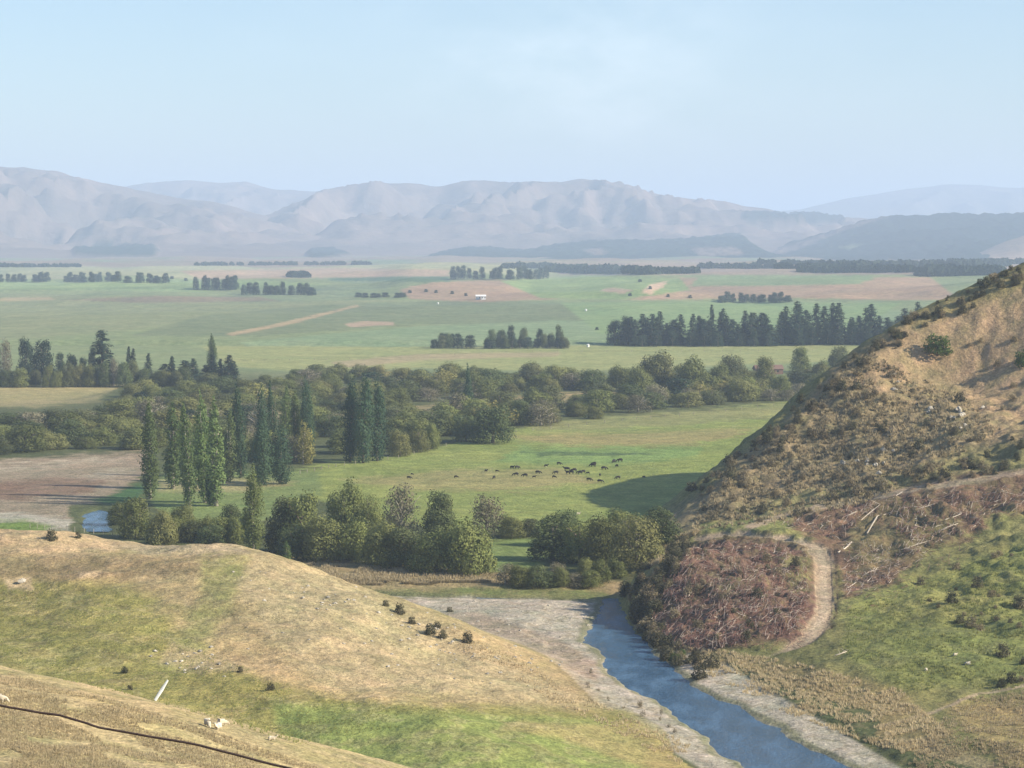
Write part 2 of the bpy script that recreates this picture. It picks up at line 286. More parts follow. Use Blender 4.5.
# ------------------------------------------------------------------ materials
def mat(name, col=(.5,.5,.5), rough=.9, spec=.2):
    m = bpy.data.materials.new(name); m.use_nodes = True; b = m.node_tree.nodes['Principled BSDF']
    b.inputs['Base Color'].default_value = (*col, 1); b.inputs['Roughness'].default_value = rough; b.inputs['Specular IOR Level'].default_value = spec
    return m
def nd(m, t, **k):
    n = m.node_tree.nodes.new(t)
    for a, v in k.items(): setattr(n, a, v)
    return n
def lk(m, a, b): m.node_tree.links.new(a, b)
def mixc(m, fac, a, b, mode='MIX'):
    n = nd(m, 'ShaderNodeMix', data_type='RGBA', blend_type=mode)
    for i, v in ((0, fac), (6, a), (7, b)):
        if isinstance(v, bpy.types.NodeSocket): lk(m, v, n.inputs[i])
        else: n.inputs[i].default_value = v if i == 0 else (*v, 1)
    return n.outputs[2]
def noise_n(m, vec, scale, detail=4, rough=.6):
    n = nd(m, 'ShaderNodeTexNoise'); n.inputs['Scale'].default_value = scale; n.inputs['Detail'].default_value = detail; n.inputs['Roughness'].default_value = rough
    lk(m, vec, n.inputs['Vector']); return n.outputs['Fac']
def ramp(m, f, lo, hi, a=0., b=1.):
    n = nd(m, 'ShaderNodeMapRange'); lk(m, f, n.inputs[0])
    for i, v in ((1, lo), (2, hi), (3, a), (4, b)): n.inputs[i].default_value = v
    return n.outputs[0]
def ground_mat():
    m = mat('ground_cover'); b = m.node_tree.nodes['Principled BSDF']; b.inputs['Specular IOR Level'].default_value = .08
    at = nd(m, 'ShaderNodeAttribute', attribute_name='cover'); g = nd(m, 'ShaderNodeNewGeometry'); p = g.outputs['Position']
    n1 = noise_n(m, p, .9, 5, .7); n2 = noise_n(m, p, .16, 4, .65); n3 = noise_n(m, p, 2.6, 3, .7); n4 = noise_n(m, p, .018, 4, .6)
    c = mixc(m, 1.0, at.outputs['Color'], mixc(m, ramp(m, n1, .3, .7), (.62,.62,.60), (1.36,1.34,1.30)), 'MULTIPLY')
    c = mixc(m, 1.0, c, mixc(m, ramp(m, n2, .32, .68), (.80,.86,.80), (1.20,1.14,1.14)), 'MULTIPLY')
    c = mixc(m, 1.0, c, mixc(m, ramp(m, n3, .3, .7), (.70,.70,.68), (1.3,1.3,1.28)), 'MULTIPLY')
    c = mixc(m, 1.0, c, mixc(m, ramp(m, n4, .35, .65), (.90,.94,.92), (1.10,1.05,1.05)), 'MULTIPLY')
    lk(m, c, b.inputs['Base Color'])
    bp = nd(m, 'ShaderNodeBump'); bp.inputs['Strength'].default_value = .8; bp.inputs['Distance'].default_value = .5
    lk(m, n1, bp.inputs['Height']); bp2 = nd(m, 'ShaderNodeBump'); bp2.inputs['Strength'].default_value = .5; bp2.inputs['Distance'].default_value = 1.6
    lk(m, n2, bp2.inputs['Height']); lk(m, bp.outputs[0], bp2.inputs['Normal']); lk(m, bp2.outputs[0], b.inputs['Normal'])
    return m
GM = ground_mat()
def simple(name, a, b, scale=1.5, rough=.9, spec=.15, bump=0.3, dist=.05, objr=0.25):
    m = mat(name, a, rough, spec); bs = m.node_tree.nodes['Principled BSDF']; tc = nd(m, 'ShaderNodeTexCoord'); f = noise_n(m, tc.outputs['Object'], scale, 5, .7)
    c = mixc(m, ramp(m, f, .32, .68), a, b); oi = nd(m, 'ShaderNodeObjectInfo')
    if objr: 
        v = ramp(m, oi.outputs['Random'], 0, 1, 1 - objr, 1 + objr); h = nd(m, 'ShaderNodeHueSaturation'); lk(m, c, h.inputs['Color']); lk(m, v, h.inputs['Value']); c = h.outputs[0]
    lk(m, c, bs.inputs['Base Color'])
    if bump:
        bp = nd(m, 'ShaderNodeBump'); bp.inputs['Strength'].default_value = bump; bp.inputs['Distance'].default_value = dist; lk(m, f, bp.inputs['Height']); lk(m, bp.outputs[0], bs.inputs['Normal'])
    return m
def leaf(name, a, b, c3, scale=.45, tr=.25):
    m = mat(name, a, .75, .12); bs = m.node_tree.nodes['Principled BSDF']; tc = nd(m, 'ShaderNodeTexCoord'); oi = nd(m, 'ShaderNodeObjectInfo')
    f = noise_n(m, tc.outputs['Object'], scale, 3, .6); c = mixc(m, ramp(m, f, .35, .65), a, b); c = mixc(m, ramp(m, oi.outputs['Random'], .35, 1, 0, .8), c, c3)
    h = nd(m, 'ShaderNodeHueSaturation'); lk(m, c, h.inputs['Color'])
    wn = nd(m, 'ShaderNodeTexWhiteNoise', noise_dimensions='1D'); lk(m, oi.outputs['Random'], wn.inputs['W']); lk(m, ramp(m, wn.outputs['Value'], 0, 1, .72, 1.28), h.inputs['Value'])
    lk(m, h.outputs[0], bs.inputs['Base Color']); t = nd(m, 'ShaderNodeBsdfTranslucent'); lk(m, h.outputs[0], t.inputs['Color'])
    mx = nd(m, 'ShaderNodeMixShader'); mx.inputs[0].default_value = tr; lk(m, bs.outputs[0], mx.inputs[1]); lk(m, t.outputs[0], mx.inputs[2])
    lk(m, mx.outputs[0], m.node_tree.nodes['Material Output'].inputs['Surface']); return m
M = {
 'willow': leaf('willow_leaves', (.125,.150,.045), (.185,.200,.068), (.185,.175,.068)),
 'broad': leaf('broad_leaves', (.080,.110,.042), (.120,.145,.058), (.130,.135,.060)),
 'poplar': leaf('poplar_leaves', (.095,.150,.050), (.150,.200,.070), (.120,.150,.055)),
 'dpoplar': leaf('dark_poplar_leaves', (.045,.085,.048), (.070,.115,.060), (.055,.090,.045)),
 'pine': leaf('pine_needles', (.022,.042,.025), (.040,.062,.034), (.036,.050,.028), tr=.1),
 'ypoplar': leaf('yellowing_leaves', (.21,.205,.06), (.27,.25,.08), (.24,.20,.07)),
 'bare': leaf('thin_grey_leaves', (.175,.160,.100), (.220,.200,.125), (.20,.18,.11)),
 'gorse': leaf('gorse_leaves', (.055,.085,.022), (.090,.125,.030), (.07,.10,.03), scale=1.5),
 'scrub': leaf('scrub_leaves', (.205,.165,.095), (.270,.220,.135), (.155,.135,.080), scale=1.5),
 'tussock': leaf('dry_grass', (.52,.43,.27), (.42,.34,.20), (.48,.39,.24), scale=.3, tr=.35),
 'greentuft': leaf('green_grass', (.20,.23,.075), (.26,.25,.09), (.22,.23,.08), scale=.3, tr=.35),
 'bark': simple('bark', (.16,.125,.095), (.24,.20,.16)), 'palebark': simple('pale_bark', (.42,.38,.31), (.30,.26,.21)),
 'dead': simple('bleached_wood', (.40,.34,.27), (.52,.46,.38), 1.2), 'slash': simple('red_brown_wood', (.135,.068,.052), (.255,.150,.118), .6), 'slash2': simple('grey_brown_wood', (.22,.175,.145), (.38,.31,.255), .6),
 'rock': simple('pale_rock', (.30,.27,.22), (.44,.40,.33), 1.2, bump=.6, dist=.2), 'hide': simple('black_hide', (.014,.012,.011), (.03,.025,.022), 2, .6), 'wool': simple('cream_wool', (.42,.36,.26), (.62,.55,.43), 5, 1.0),
 'skinface': simple('pale_face', (.55,.50,.42), (.42,.37,.30), 5), 'wood': simple('weathered_timber', (.30,.26,.21), (.42,.37,.30), 6), 'wire': simple('dark_wire', (.03,.02,.02), (.05,.035,.032), 8, .6),
 'white': simple('white_paint', (.78,.77,.74), (.70,.69,.66), 1, objr=0), 'iron': simple('iron_roof', (.22,.20,.19), (.28,.26,.25), 1), 'red_iron': simple('brown_roof', (.16,.10,.08), (.20,.13,.10), 1),
 'glass': mat('window_glass', (.03,.035,.04), .1, .5),
}
# ------------------------------------------------------------------ object helpers
def tag(o, label=None, cat=None, group=None, kind=None):
    for k, v in (('label', label), ('category', cat), ('group', group), ('kind', kind)):
        if v: o[k] = v
    return o
def mesh_np(name, V, faces, mats, smooth=False, mi=None):
    V = np.asarray(V, np.float32); me = bpy.data.meshes.new(name); me.vertices.add(len(V)); me.vertices.foreach_set('co', V.ravel())
    if isinstance(faces, np.ndarray): k = faces.shape[1]; idx = faces.ravel(); tot = np.full(len(faces), k)
    else: tot = np.array([len(f) for f in faces]); idx = np.concatenate([np.asarray(f) for f in faces])
    me.loops.add(len(idx)); me.loops.foreach_set('vertex_index', idx.astype(np.int32)); me.polygons.add(len(tot))
    st = np.concatenate([[0], np.cumsum(tot)[:-1]]); me.polygons.foreach_set('loop_start', st.astype(np.int32)); me.polygons.foreach_set('loop_total', tot.astype(np.int32))
    for m_ in (mats if isinstance(mats, (list, tuple)) else [mats]): me.materials.append(m_)
    if mi is not None: me.polygons.foreach_set('material_index', np.asarray(mi, np.int32))
    me.polygons.foreach_set('use_smooth', np.full(len(tot), smooth)); me.update(calc_edges=True); return me
def obj(name, me, parent=None, loc=(0, 0, 0)):
    o = bpy.data.objects.new(name, me); COL.objects.link(o); o.location = loc
    if parent: o.parent = parent
    return o
def empty(name, loc=(0, 0, 0)):
    o = bpy.data.objects.new(name, None); o.empty_display_size = .5; COL.objects.link(o); o.location = loc; return o
def copy_tree(o, parent=None):
    c = o.copy(); COL.objects.link(c)
    if parent: c.parent = parent
    for ch in list(o.children): copy_tree(ch, c)
    return c
class MB:
    def __init__(s): s.v = []; s.f = []; s.n = 0
    def add(s, v, f): s.v.append(np.asarray(v, float)); s.f += [[i + s.n for i in q] for q in f]; s.n += len(v); return s
    def tube(s, pts, rad, k=6, cap=True):
        pts = [Vector(p) for p in pts]; n = len(pts); rad = rad if hasattr(rad, '__len__') else [rad] * n; vs = []; fs = []
        for i, p in enumerate(pts):
            d = (pts[min(i + 1, n - 1)] - pts[max(i - 1, 0)]).normalized(); a = d.orthogonal().normalized() if abs(d.z) > .9 else d.cross(Vector((0, 0, 1))).normalized(); b = d.cross(a)
            for j in range(k): t = 2 * math.pi * j / k; vs.append(p + (a * math.cos(t) + b * math.sin(t)) * rad[i])
        for i in range(n - 1):
            for j in range(k): fs.append([i * k + j, i * k + (j + 1) % k, (i + 1) * k + (j + 1) % k, (i + 1) * k + j])
        if cap: fs.append(list(range(k))[::-1]); fs.append([(n - 1) * k + j for j in range(k)])
        return s.add([tuple(v) for v in vs], fs)
    def box(s, x0, x1, y0, y1, z0, z1):
        v = [(x, y, z) for z in (z0, z1) for y in (y0, y1) for x in (x0, x1)]
        return s.add(v, [[0,2,3,1],[4,5,7,6],[0,1,5,4],[2,6,7,3],[0,4,6,2],[1,3,7,5]])
    def build(s, name, m, parent=None, loc=(0, 0, 0), smooth=False): return obj(name, mesh_np(name, np.concatenate(s.v), s.f, m, smooth), parent, loc)

# ------------------------------------------------------------------ the ground sheet, split by surface
idx = np.arange(nu * ny).reshape(ny, nu); q = np.stack([idx[:-1, :-1], idx[:-1, 1:], idx[1:, 1:], idx[1:, :-1]], -1).reshape(-1, 4)
cls = np.zeros(XX.shape, int)
cls[(HL > 1.0) & (YY > 245) & (HL > HR)] = 1; cls[(HR > 1.0) & (YY > 290) & (HR > HL)] = 2
gm = np.zeros(XX.shape, bool); ok = GRL & (HL < 1.5) & (HR < 2.5); gm[ok] = sdist(PX[ok] + 4 * nB[ok], PY[ok] + 1.5 * nB[ok], gpoly) < 0; cls[gm] = 3; cls[(TD < 0) & OR] = 4; cls[(HN > np.maximum(HL, 0)) & (YY < 330)] = 5
qc = cls.ravel()[q].min(1); pos = np.stack([XX, YY, ZZ], -1).reshape(-1, 3); alb = ALB.reshape(-1, 3)
for k, (nm, kd) in enumerate([('ground','valley floor of paddocks, willow flats and far green farmland'),('hillside','dry grassy spur sloping to the gravel bar'),('hillside','steep dry hill rising on the far bank of the river'),
                        ('gravel_bank','pale gravel bars beside the blue river'),('dirt_track','bare earth farm track round the slash heap'),('hillside','dry grass slope below the dark wire')]):
    f = q[qc == k]; u, inv = np.unique(f, return_inverse=True); me = mesh_np(nm, pos[u], inv.reshape(-1, 4), GM, True)
    ca = me.color_attributes.new('cover', 'FLOAT_COLOR', 'POINT'); ca.data.foreach_set('color', np.concatenate([alb[u], np.ones((len(u), 1))], 1).astype(np.float32).ravel())
    tag(obj(nm, me), kd, nm.replace('_', ' '), None, 'structure')

# ------------------------------------------------------------------ water
def water_mat():
    m = mat('river_water', (.035,.075,.12), .06, .5); b = m.node_tree.nodes['Principled BSDF']; b.inputs['IOR'].default_value = 1.33
    g = nd(m, 'ShaderNodeNewGeometry'); mp = nd(m, 'ShaderNodeMapping'); mp.inputs['Rotation'].default_value = (0, 0, .12); mp.inputs['Scale'].default_value = (1, .35, 1); lk(m, g.outputs['Position'], mp.inputs['Vector'])
    n1 = noise_n(m, mp.outputs[0], 2.2, 5, .7); n2 = noise_n(m, mp.outputs[0], .22, 4, .6)
    bp = nd(m, 'ShaderNodeBump'); bp.inputs['Strength'].default_value = 1.0; bp.inputs['Distance'].default_value = .5; lk(m, n1, bp.inputs['Height']); lk(m, bp.outputs[0], b.inputs['Normal'])
    mp2 = nd(m, 'ShaderNodeMapping'); mp2.inputs['Rotation'].default_value = (0, 0, .12); mp2.inputs['Scale'].default_value = (1.6, .22, 1); lk(m, g.outputs['Position'], mp2.inputs['Vector']); n3 = noise_n(m, mp2.outputs[0], .8, 6, .75)
    wc = mixc(m, ramp(m, n2, .4, .62), (.035,.090,.165), (.075,.150,.245)); wc = mixc(m, ramp(m, n3, .58, .74, 0, .4), wc, (.30,.38,.45)); wc = mixc(m, ramp(m, n3, .42, .32, 0, .6), wc, (.02,.055,.12)); lk(m, wc, b.inputs['Base Color']); lk(m, ramp(m, n2, .4, .6, .05, .22), b.inputs['Roughness']); return m
WM = water_mat()
def water(name, x0, x1, y0, y1, z, label, mask):
    me = mesh_np(name, [(x, y, z) for x, y in mask], [list(range(len(mask)))], WM); return tag(obj(name, me), label, 'water', None, 'structure')
water('river', 0, 0, 0, 0, -.28, 'blue river running between pale gravel bars', [(-8,590),(60,590),(60,470),(110,300),(20,300),(-8,440)][::-1])
water('river_pool', 0, 0, 0, 0, -.35, 'blue pool below the poplars at the gravel flat', [(-155,650),(-60,650),(-60,800),(-155,800)])

# ------------------------------------------------------------------ mountains
def mount_mat():
    m = mat('mountain_cover', (.2,.2,.15), .95, .05); b = m.node_tree.nodes['Principled BSDF']; at = nd(m, 'ShaderNodeAttribute', attribute_name='cover')
    g = nd(m, 'ShaderNodeNewGeometry'); n = noise_n(m, g.outputs['Position'], .004, 6, .65); n2 = noise_n(m, g.outputs['Position'], .03, 4, .6)
    c = mixc(m, 1, at.outputs['Color'], mixc(m, ramp(m, n, .35, .65), (.82,.87,.9), (1.15,1.1,1.08)), 'MULTIPLY'); c = mixc(m, 1, c, mixc(m, ramp(m, n2, .35, .65), (.85,.86,.88), (1.12,1.1,1.1)), 'MULTIPLY')
    lk(m, c, b.inputs['Base Color']); bp = nd(m, 'ShaderNodeBump'); bp.inputs['Distance'].default_value = 14; bp.inputs['Strength'].default_value = .45; lk(m, n2, bp.inputs['Height']); lk(m, bp.outputs[0], b.inputs['Normal']); return m
MM = mount_mat()
def mountain(name, label, Yc, depth, crest, amp, lam, col, patches=(), rough=0, pw=1.3, back=None, cat='mountains'):
    p = np.array(crest, float); px = np.arange(p[0, 0], p[-1, 0], 2.2); cr = np.interp(px, p[:, 0], p[:, 1]); n = len(px); rows = 90
    t = np.linspace(0, 1.35, rows); T, XP = np.meshgrid(t, px, indexing='ij'); CR = np.broadcast_to(cr, T.shape)
    Y = Yc - depth + depth * T; X = (XP - CX) / F * Yc * (.75 + .25 * Y / Yc)
    H = CZ + (YH - CR) / F * Yc; prof = np.where(T < 1, np.power(np.clip(T, 0, 1), pw), 1 - 1.2 * (T - 1))
    r = 1 - np.abs(fbm(X / lam + 3, Y / lam, 5, .55)) * 1.6; env = sst(.05, .7, T) * (1 - sst(.75, 1.02, T) * .88)
    Z = H * prof + 1.35 * amp * (r - .6) * env * (H / 300) + rough * fbm(X / 45, Y / 45, 2) * np.clip(T * 5, 0, 1) - 12 * (1 - sst(0, .04, T)); Z = np.where(T > 1.3, -30, Z)
    A = np.zeros(T.shape + (3,)); A[:] = col; nn = fbm(X / 600, Y / 600, 4); A *= (1 + .25 * nn)[..., None]
    qx, qy = proj(X, Y, Z)
    for poly, c in patches:
        d = sdist(qx + 6 * nn, qy + 1.5 * nn, poly); w = (1 - sst(-.8, .8, d))[..., None]; A = A * (1 - w) + np.array(c) * w; Z = Z + w[..., 0] * (13 + 6 * fbm(X / 30, Y / 30, 2)) * (np.array(c).sum() < .2)
    i = np.arange(rows * n).reshape(rows, n); f = np.stack([i[:-1, :-1], i[:-1, 1:], i[1:, 1:], i[1:, :-1]], -1).reshape(-1, 4)
    me = mesh_np(name, np.stack([X, Y, Z], -1).reshape(-1, 3), f, MM, True); ca = me.color_attributes.new('cover', 'FLOAT_COLOR', 'POINT')
    ca.data.foreach_set('color', np.concatenate([np.clip(A.reshape(-1, 3), .01, 1), np.ones((rows * n, 1))], 1).astype(np.float32).ravel())
    return tag(obj(name, me), label, cat, None, 'structure')
TANM = (.165,.125,.105); FOR = (.012,.024,.020)
mountain('mountains', 'farthest pale range rising above the right horizon', 21000, 3000, [(560,232),(700,212),(760,212),(800,209),(830,202),(870,194),(905,188),(940,185),(1000,187),(1060,186),(1160,180),(1300,196)], 90, 2200, (.13,.12,.11))
mountain('mountains', 'rounded range seen through the gap between the two nearer ranges', 16500, 2600, [(40,215),(110,190),(150,184),(185,181),(215,184),(245,183),(280,189),(320,192),(360,200),(420,225)], 110, 1500, TANM)
mountain('mountains', 'long tan range across the middle of the horizon', 12600, 3600, [(210,250),(270,218),(300,204),(330,190),(355,185),(380,181),(400,183),(440,185),(470,182),(500,183),(530,182),(560,184),(580,181),(605,180),(625,183),(650,191),(680,197),(710,200),(740,206),(770,209),(790,216),(830,215),(860,216),(885,220),(940,240),(1000,255)], 130, 1250, TANM,
  [([(785,222),(800,213),(840,216),(845,220),(800,226)], FOR), ([(640,246),(744,236),(746,256),(640,262)], FOR), ([(740,212),(800,214),(830,219),(790,224),(740,222)], FOR)])
mountain('mountains', 'tan range rising toward the left edge of the picture', 11600, 3600, [(-320,176),(-200,160),(-100,170),(-40,166),(0,168),(30,170),(60,173),(85,178),(110,184),(140,190),(175,196),(215,203),(250,212),(300,224),(345,240),(400,256)], 130, 1150, TANM,
  [([(74,250),(100,247),(156,247),(156,259),(110,259),(78,256)], FOR), ([(305,247),(330,248),(350,256),(310,262)], FOR)])
mountain('hills', 'low forested foothills at the foot of the long range', 9200, 1500, [(420,262),(440,252),(470,247),(500,248),(520,251),(560,244),(600,240),(650,240),(700,237),(742,236),(752,244),(770,258)], 26, 600, FOR,
  [([(585,250),(600,248),(615,254),(598,256)], TANM), ([(690,248),(736,247),(744,254),(700,256)], TANM)], rough=9, cat='hills')
mountain('hills', 'dark forested ridge at the right below the far range', 9600, 2600, [(680,264),(730,258),(780,248),(815,236),(845,226),(870,219),(900,216),(940,214),(990,214),(1024,213),(1100,210),(1250,206)], 34, 800, FOR,
  [([(700,262),(760,252),(815,238),(855,224),(875,218),(890,216),(860,226),(820,243),(760,262)], TANM), ([(830,246),(860,244),(850,250)], (.14,.16,.09))], rough=9, cat='hills')
mountain('hills', 'bare tan hill at the right edge before the forested ridge', 7600, 500, [(955,263),(980,252),(1000,243),(1024,235),(1060,228),(1150,222),(1300,240)], 12, 300, (.33,.24,.17), cat='hills')

# ------------------------------------------------------------------ foliage meshes
def leaves(cent, nrm, size, jit=.27):
    n = len(cent); d = nrm + jit * rng.normal(size=(n, 3)); d /= np.linalg.norm(d, axis=1)[:, None]
    a = np.cross(d, rng.normal(size=(n, 3))); a /= np.linalg.norm(a, axis=1)[:, None]; b = np.cross(d, a); s = (size * rng.uniform(.6, 1.35, n))[:, None]
    v = np.stack([cent - a * s * .5, cent + b * s * .42 + a * s * .1, cent + a * s * .55, cent - b * s * .42], 1).reshape(-1, 3); return v, np.arange(4 * n).reshape(-1, 4)
def clumps(spec, size, dens):
    """spec: rows (x,y,z,rx,rz); leaves through the outer shell of every clump"""
    Cc = []; Nn = []
    for x, y, z, rx, rz in spec:
        k = int(dens * (rx * rx + rx * rz) * 4 / (size * size)); d = rng.normal(size=(k, 3)); d /= np.linalg.norm(d, axis=1)[:, None]
        r = 1 - np.abs(rng.normal(size=k)) * .22; r *= 1 + .18 * np.sin(d[:, 0] * 5 + x) * np.cos(d[:, 2] * 6 + y)
        Cc.append(np.array([x, y, z]) + d * r[:, None] * np.array([rx, rx, rz])); Nn.append(d * np.array([1, 1, rx / rz]))
    return leaves(np.concatenate(Cc), np.concatenate(Nn), size)
def limbs(h, spread, n, r, bark, lean=.0, name='trunk'):
    b = MB(); b.tube([(0, 0, -.8), (0, 0, h * .15), (lean * .5, .1, h * .4), (lean, 0, h * .8)], [r * 1.35, r, r * .7, r * .2], 7)
    for k in range(n):
        a = 2 * math.pi * k / n + random.random(); z0 = h * random.uniform(.15, .5); e = spread * random.uniform(.6, 1)
        b.tube([(0, 0, z0), (math.cos(a) * e * .5, math.sin(a) * e * .5, z0 + h * .18), (math.cos(a) * e, math.sin(a) * e, z0 + h * random.uniform(.25, .4))], [r * .5, r * .32, r * .08], 5)
    return mesh_np(name, np.concatenate(b.v), b.f, bark, True)
def crown_round(w, h, mt, ls, dens=1.0, low=.0, n=17):
    sp = []; 
    for k in range(n):
        a = rng.uniform(0, 6.28); t = rng.uniform(0, 1) ** .8; z = h * (low + .14 + (.70 - low) * t); R = w * .5 * math.sqrt(max(.05, 1 - (max(0, (z / h - .45)) / .58) ** 2)) ; rr = w * rng.uniform(.15, .25)
        d = max(0, R - rr) * rng.uniform(.55, 1.05); sp.append((math.cos(a) * d, math.sin(a) * d, z, rr, rr * rng.uniform(.75, 1.05)))
    sp.append((0, 0, h * .62, w * .34, h * .32)); sp.append((rng.uniform(-.1, .1) * w, 0, h * .38, w * .42, h * .34))
    if low <= 0:
        for k in range(6): a = k * 1.05 + rng.uniform(-.3, .3); sp.append((math.cos(a) * w * .30, math.sin(a) * w * .30, h * .20, w * .19, h * .21))
    v, f = clumps(sp, ls, dens); return mesh_np('crown', v, f, mt)
def crown_poplar(w, h, mt, ls, dens=.85):
    sp = []; nz = int(h / (w * .26))
    ex = rng.uniform(2.2, 5)
    for k in range(nz):
        t = (k + .5) / nz; z = h * (.055 + .925 * t); R = w * .58 * min(1, .62 + t * 1.6) * (max(0.04, 1 - t ** ex)) ** .7
        for j in range(3):
            if t > .25 and rng.random() < .12: continue
            a = rng.uniform(0, 6.28); rr = R * rng.uniform(.55, .8); sp.append((math.cos(a) * (R - rr), math.sin(a) * (R - rr), z + rng.uniform(-.4, .4), rr, w * rng.uniform(.3, .5)))
    v, f = clumps(sp, ls, dens); return mesh_np('crown', v, f, mt)
def crown_conifer(w, h, mt, ls, low=.08):
    Cc = []; Nn = []; layers = int(h / 1.1)
    for k in range(layers):
        t = k / layers; z = h * (low + (1 - low) * t); R = w * .56 * (1 - t) ** .62 * rng.uniform(.8, 1.1) + .3
        for j in range(int(5 + 5 * (1 - t))):
            a = rng.uniform(0, 6.28); L = R * rng.uniform(.7, 1.15); m = int(10 + 26 * L / 3); s = rng.uniform(.1, 1, m) ** .7
            c = np.stack([np.cos(a) * L * s, np.sin(a) * L * s, z - .28 * L * s + .25 * rng.normal(size=m)], 1) + rng.normal(size=(m, 3)) * np.array([.35, .35, .15]); Cc.append(c); Nn.append(np.tile([math.cos(a) * .5, math.sin(a) * .5, .8], (m, 1)))
    v, f = leaves(np.concatenate(Cc), np.concatenate(Nn), ls); return mesh_np('crown', v, f, mt)
M['lpoplar'] = leaf('light_poplar_leaves', (.150,.190,.055), (.200,.235,.080), (.18,.20,.07))
PROTO = {}
def proto(kind, i, crown, trunk, h, w): PROTO.setdefault(kind, []).append((crown, trunk, h, w))
for i in range(6):
    w, h = rng.uniform(11, 14), rng.uniform(9, 11.5); proto('willow', i, crown_round(w, h, M['willow'], .40, low=-.06, n=(9, 22, 13)[i % 3]), limbs(h, w * .38, 6, .38, M['bark']), h, w)
for i in range(5):
    w, h = rng.uniform(9, 11.5), rng.uniform(11, 13.5); proto('broad', i, crown_round(w, h, M['broad'], .40, low=-.02), limbs(h, w * .36, 5, .34, M['bark']), h, w)
for i in range(7):
    w, h = rng.uniform(5.0, 7.6), rng.uniform(26, 29); proto('poplar', i, crown_poplar(w, h, M['poplar'], .5), limbs(h, w * .3, 7, .45, M['palebark']), h, w)
for i in range(3):
    w, h = rng.uniform(8, 9.5), rng.uniform(23, 26); proto('dpoplar', i, crown_poplar(w, h, M['dpoplar'], .55), limbs(h, w * .3, 7, .45, M['bark']), h, w)
proto('lpoplar', 0, crown_poplar(7, 25, M['lpoplar'], .42), limbs(25, 2, 7, .4, M['palebark']), 25, 7)
proto('ypoplar', 0, crown_poplar(8, 15, M['ypoplar'], .5, .5), limbs(15, 2.4, 6, .3, M['palebark']), 15, 8)
for i in range(4):
    w, h = rng.uniform(8, 10.5), rng.uniform(20, 25); proto('pine', i, crown_conifer(w, h, M['pine'], .62), limbs(h, w * .2, 4, .4, M['bark']), h, w)
for i in range(3):
    w, h = rng.uniform(11, 13), rng.uniform(16, 19); proto('gum', i, crown_round(w, h, M['pine'], .6, .8, .0, 20), limbs(h, w * .36, 7, .4, M['bark']), h, w)
for i in range(3):
    w, h = rng.uniform(8, 10), rng.uniform(8, 10); proto('bare', i, crown_round(w, h, M['bare'], .34, .45, .0, 14), limbs(h, w * .42, 12, .26, M['palebark']), h, w)
for i in range(3): proto('gorse', i, crown_round(3.0, 2.1, M['gorse'], .20, .8, -.05, 10), limbs(1.8, .9, 5, .08, M['bark']), 2.1, 3.0)
for i in range(4): proto('scrub', i, crown_round(2.0, 1.5, M['scrub'], .17, .55, -.05, 9), limbs(1.3, .7, 6, .06, M['bark']), 1.5, 2.0)
for i in range(2): proto('bareling', i, crown_round(2.0, 1.8, M['scrub'], .15, .35, .1, 8), limbs(1.6, .7, 7, .05, M['palebark']), 1.8, 2.0)
M['dscrub'] = leaf('dark_scrub_leaves', (.085,.080,.045), (.130,.115,.065), (.075,.080,.042), scale=1.5)
for i in range(2): proto('dscrub', i, crown_round(2.2, 1.5, M['dscrub'], .18, .7, -.05, 9), limbs(1.3, .7, 6, .06, M['bark']), 1.5, 2.2)
NAMES = {'lpoplar': 'poplar_tree', 'willow': 'willow_tree', 'broad': 'broadleaf_tree', 'poplar': 'poplar_tree', 'dpoplar': 'poplar_tree', 'ypoplar': 'poplar_tree', 'pine': 'pine_tree', 'gum': 'shelter_tree', 'bare': 'thin_leaved_tree', 'gorse': 'gorse_bush', 'bareling': 'willow_seedling', 'scrub': 'scrub_bush', 'dscrub': 'dark_scrub_bush'}  # dscrub is ordinary low scrub in a darker leaf colour
CATS = {'bareling': 'bush', 'gorse': 'bush', 'scrub': 'bush', 'dscrub': 'bush'}
TREES = []
def plant(kind, loc, h, w, label, group, parts=True):
    pc = PROTO[kind][random.randrange(len(PROTO[kind]))]; e = empty(NAMES[kind], (loc[0], loc[1], loc[2] - .15))
    sx = w / pc[3]; e.scale = (sx, sx * random.uniform(.9, 1.1), h / pc[2]); e.rotation_euler = (random.gauss(0, .025), random.gauss(0, .025), random.uniform(0, 6.28))
    tag(e, label, CATS.get(kind, 'tree'), group)
    obj('crown' if kind not in CATS else 'foliage', pc[0], e); obj('trunk' if kind not in CATS else 'stem', pc[1], e); TREES.append((kind, e)); return e
def at_px(kind, px, by, hp, wp, label, group, ymin=100):
    q_ = hit(px, by, ymin)
    if q_ is None: return None
    s = q_[1] / F; return plant(kind, q_, hp * s, wp * s, label, group)
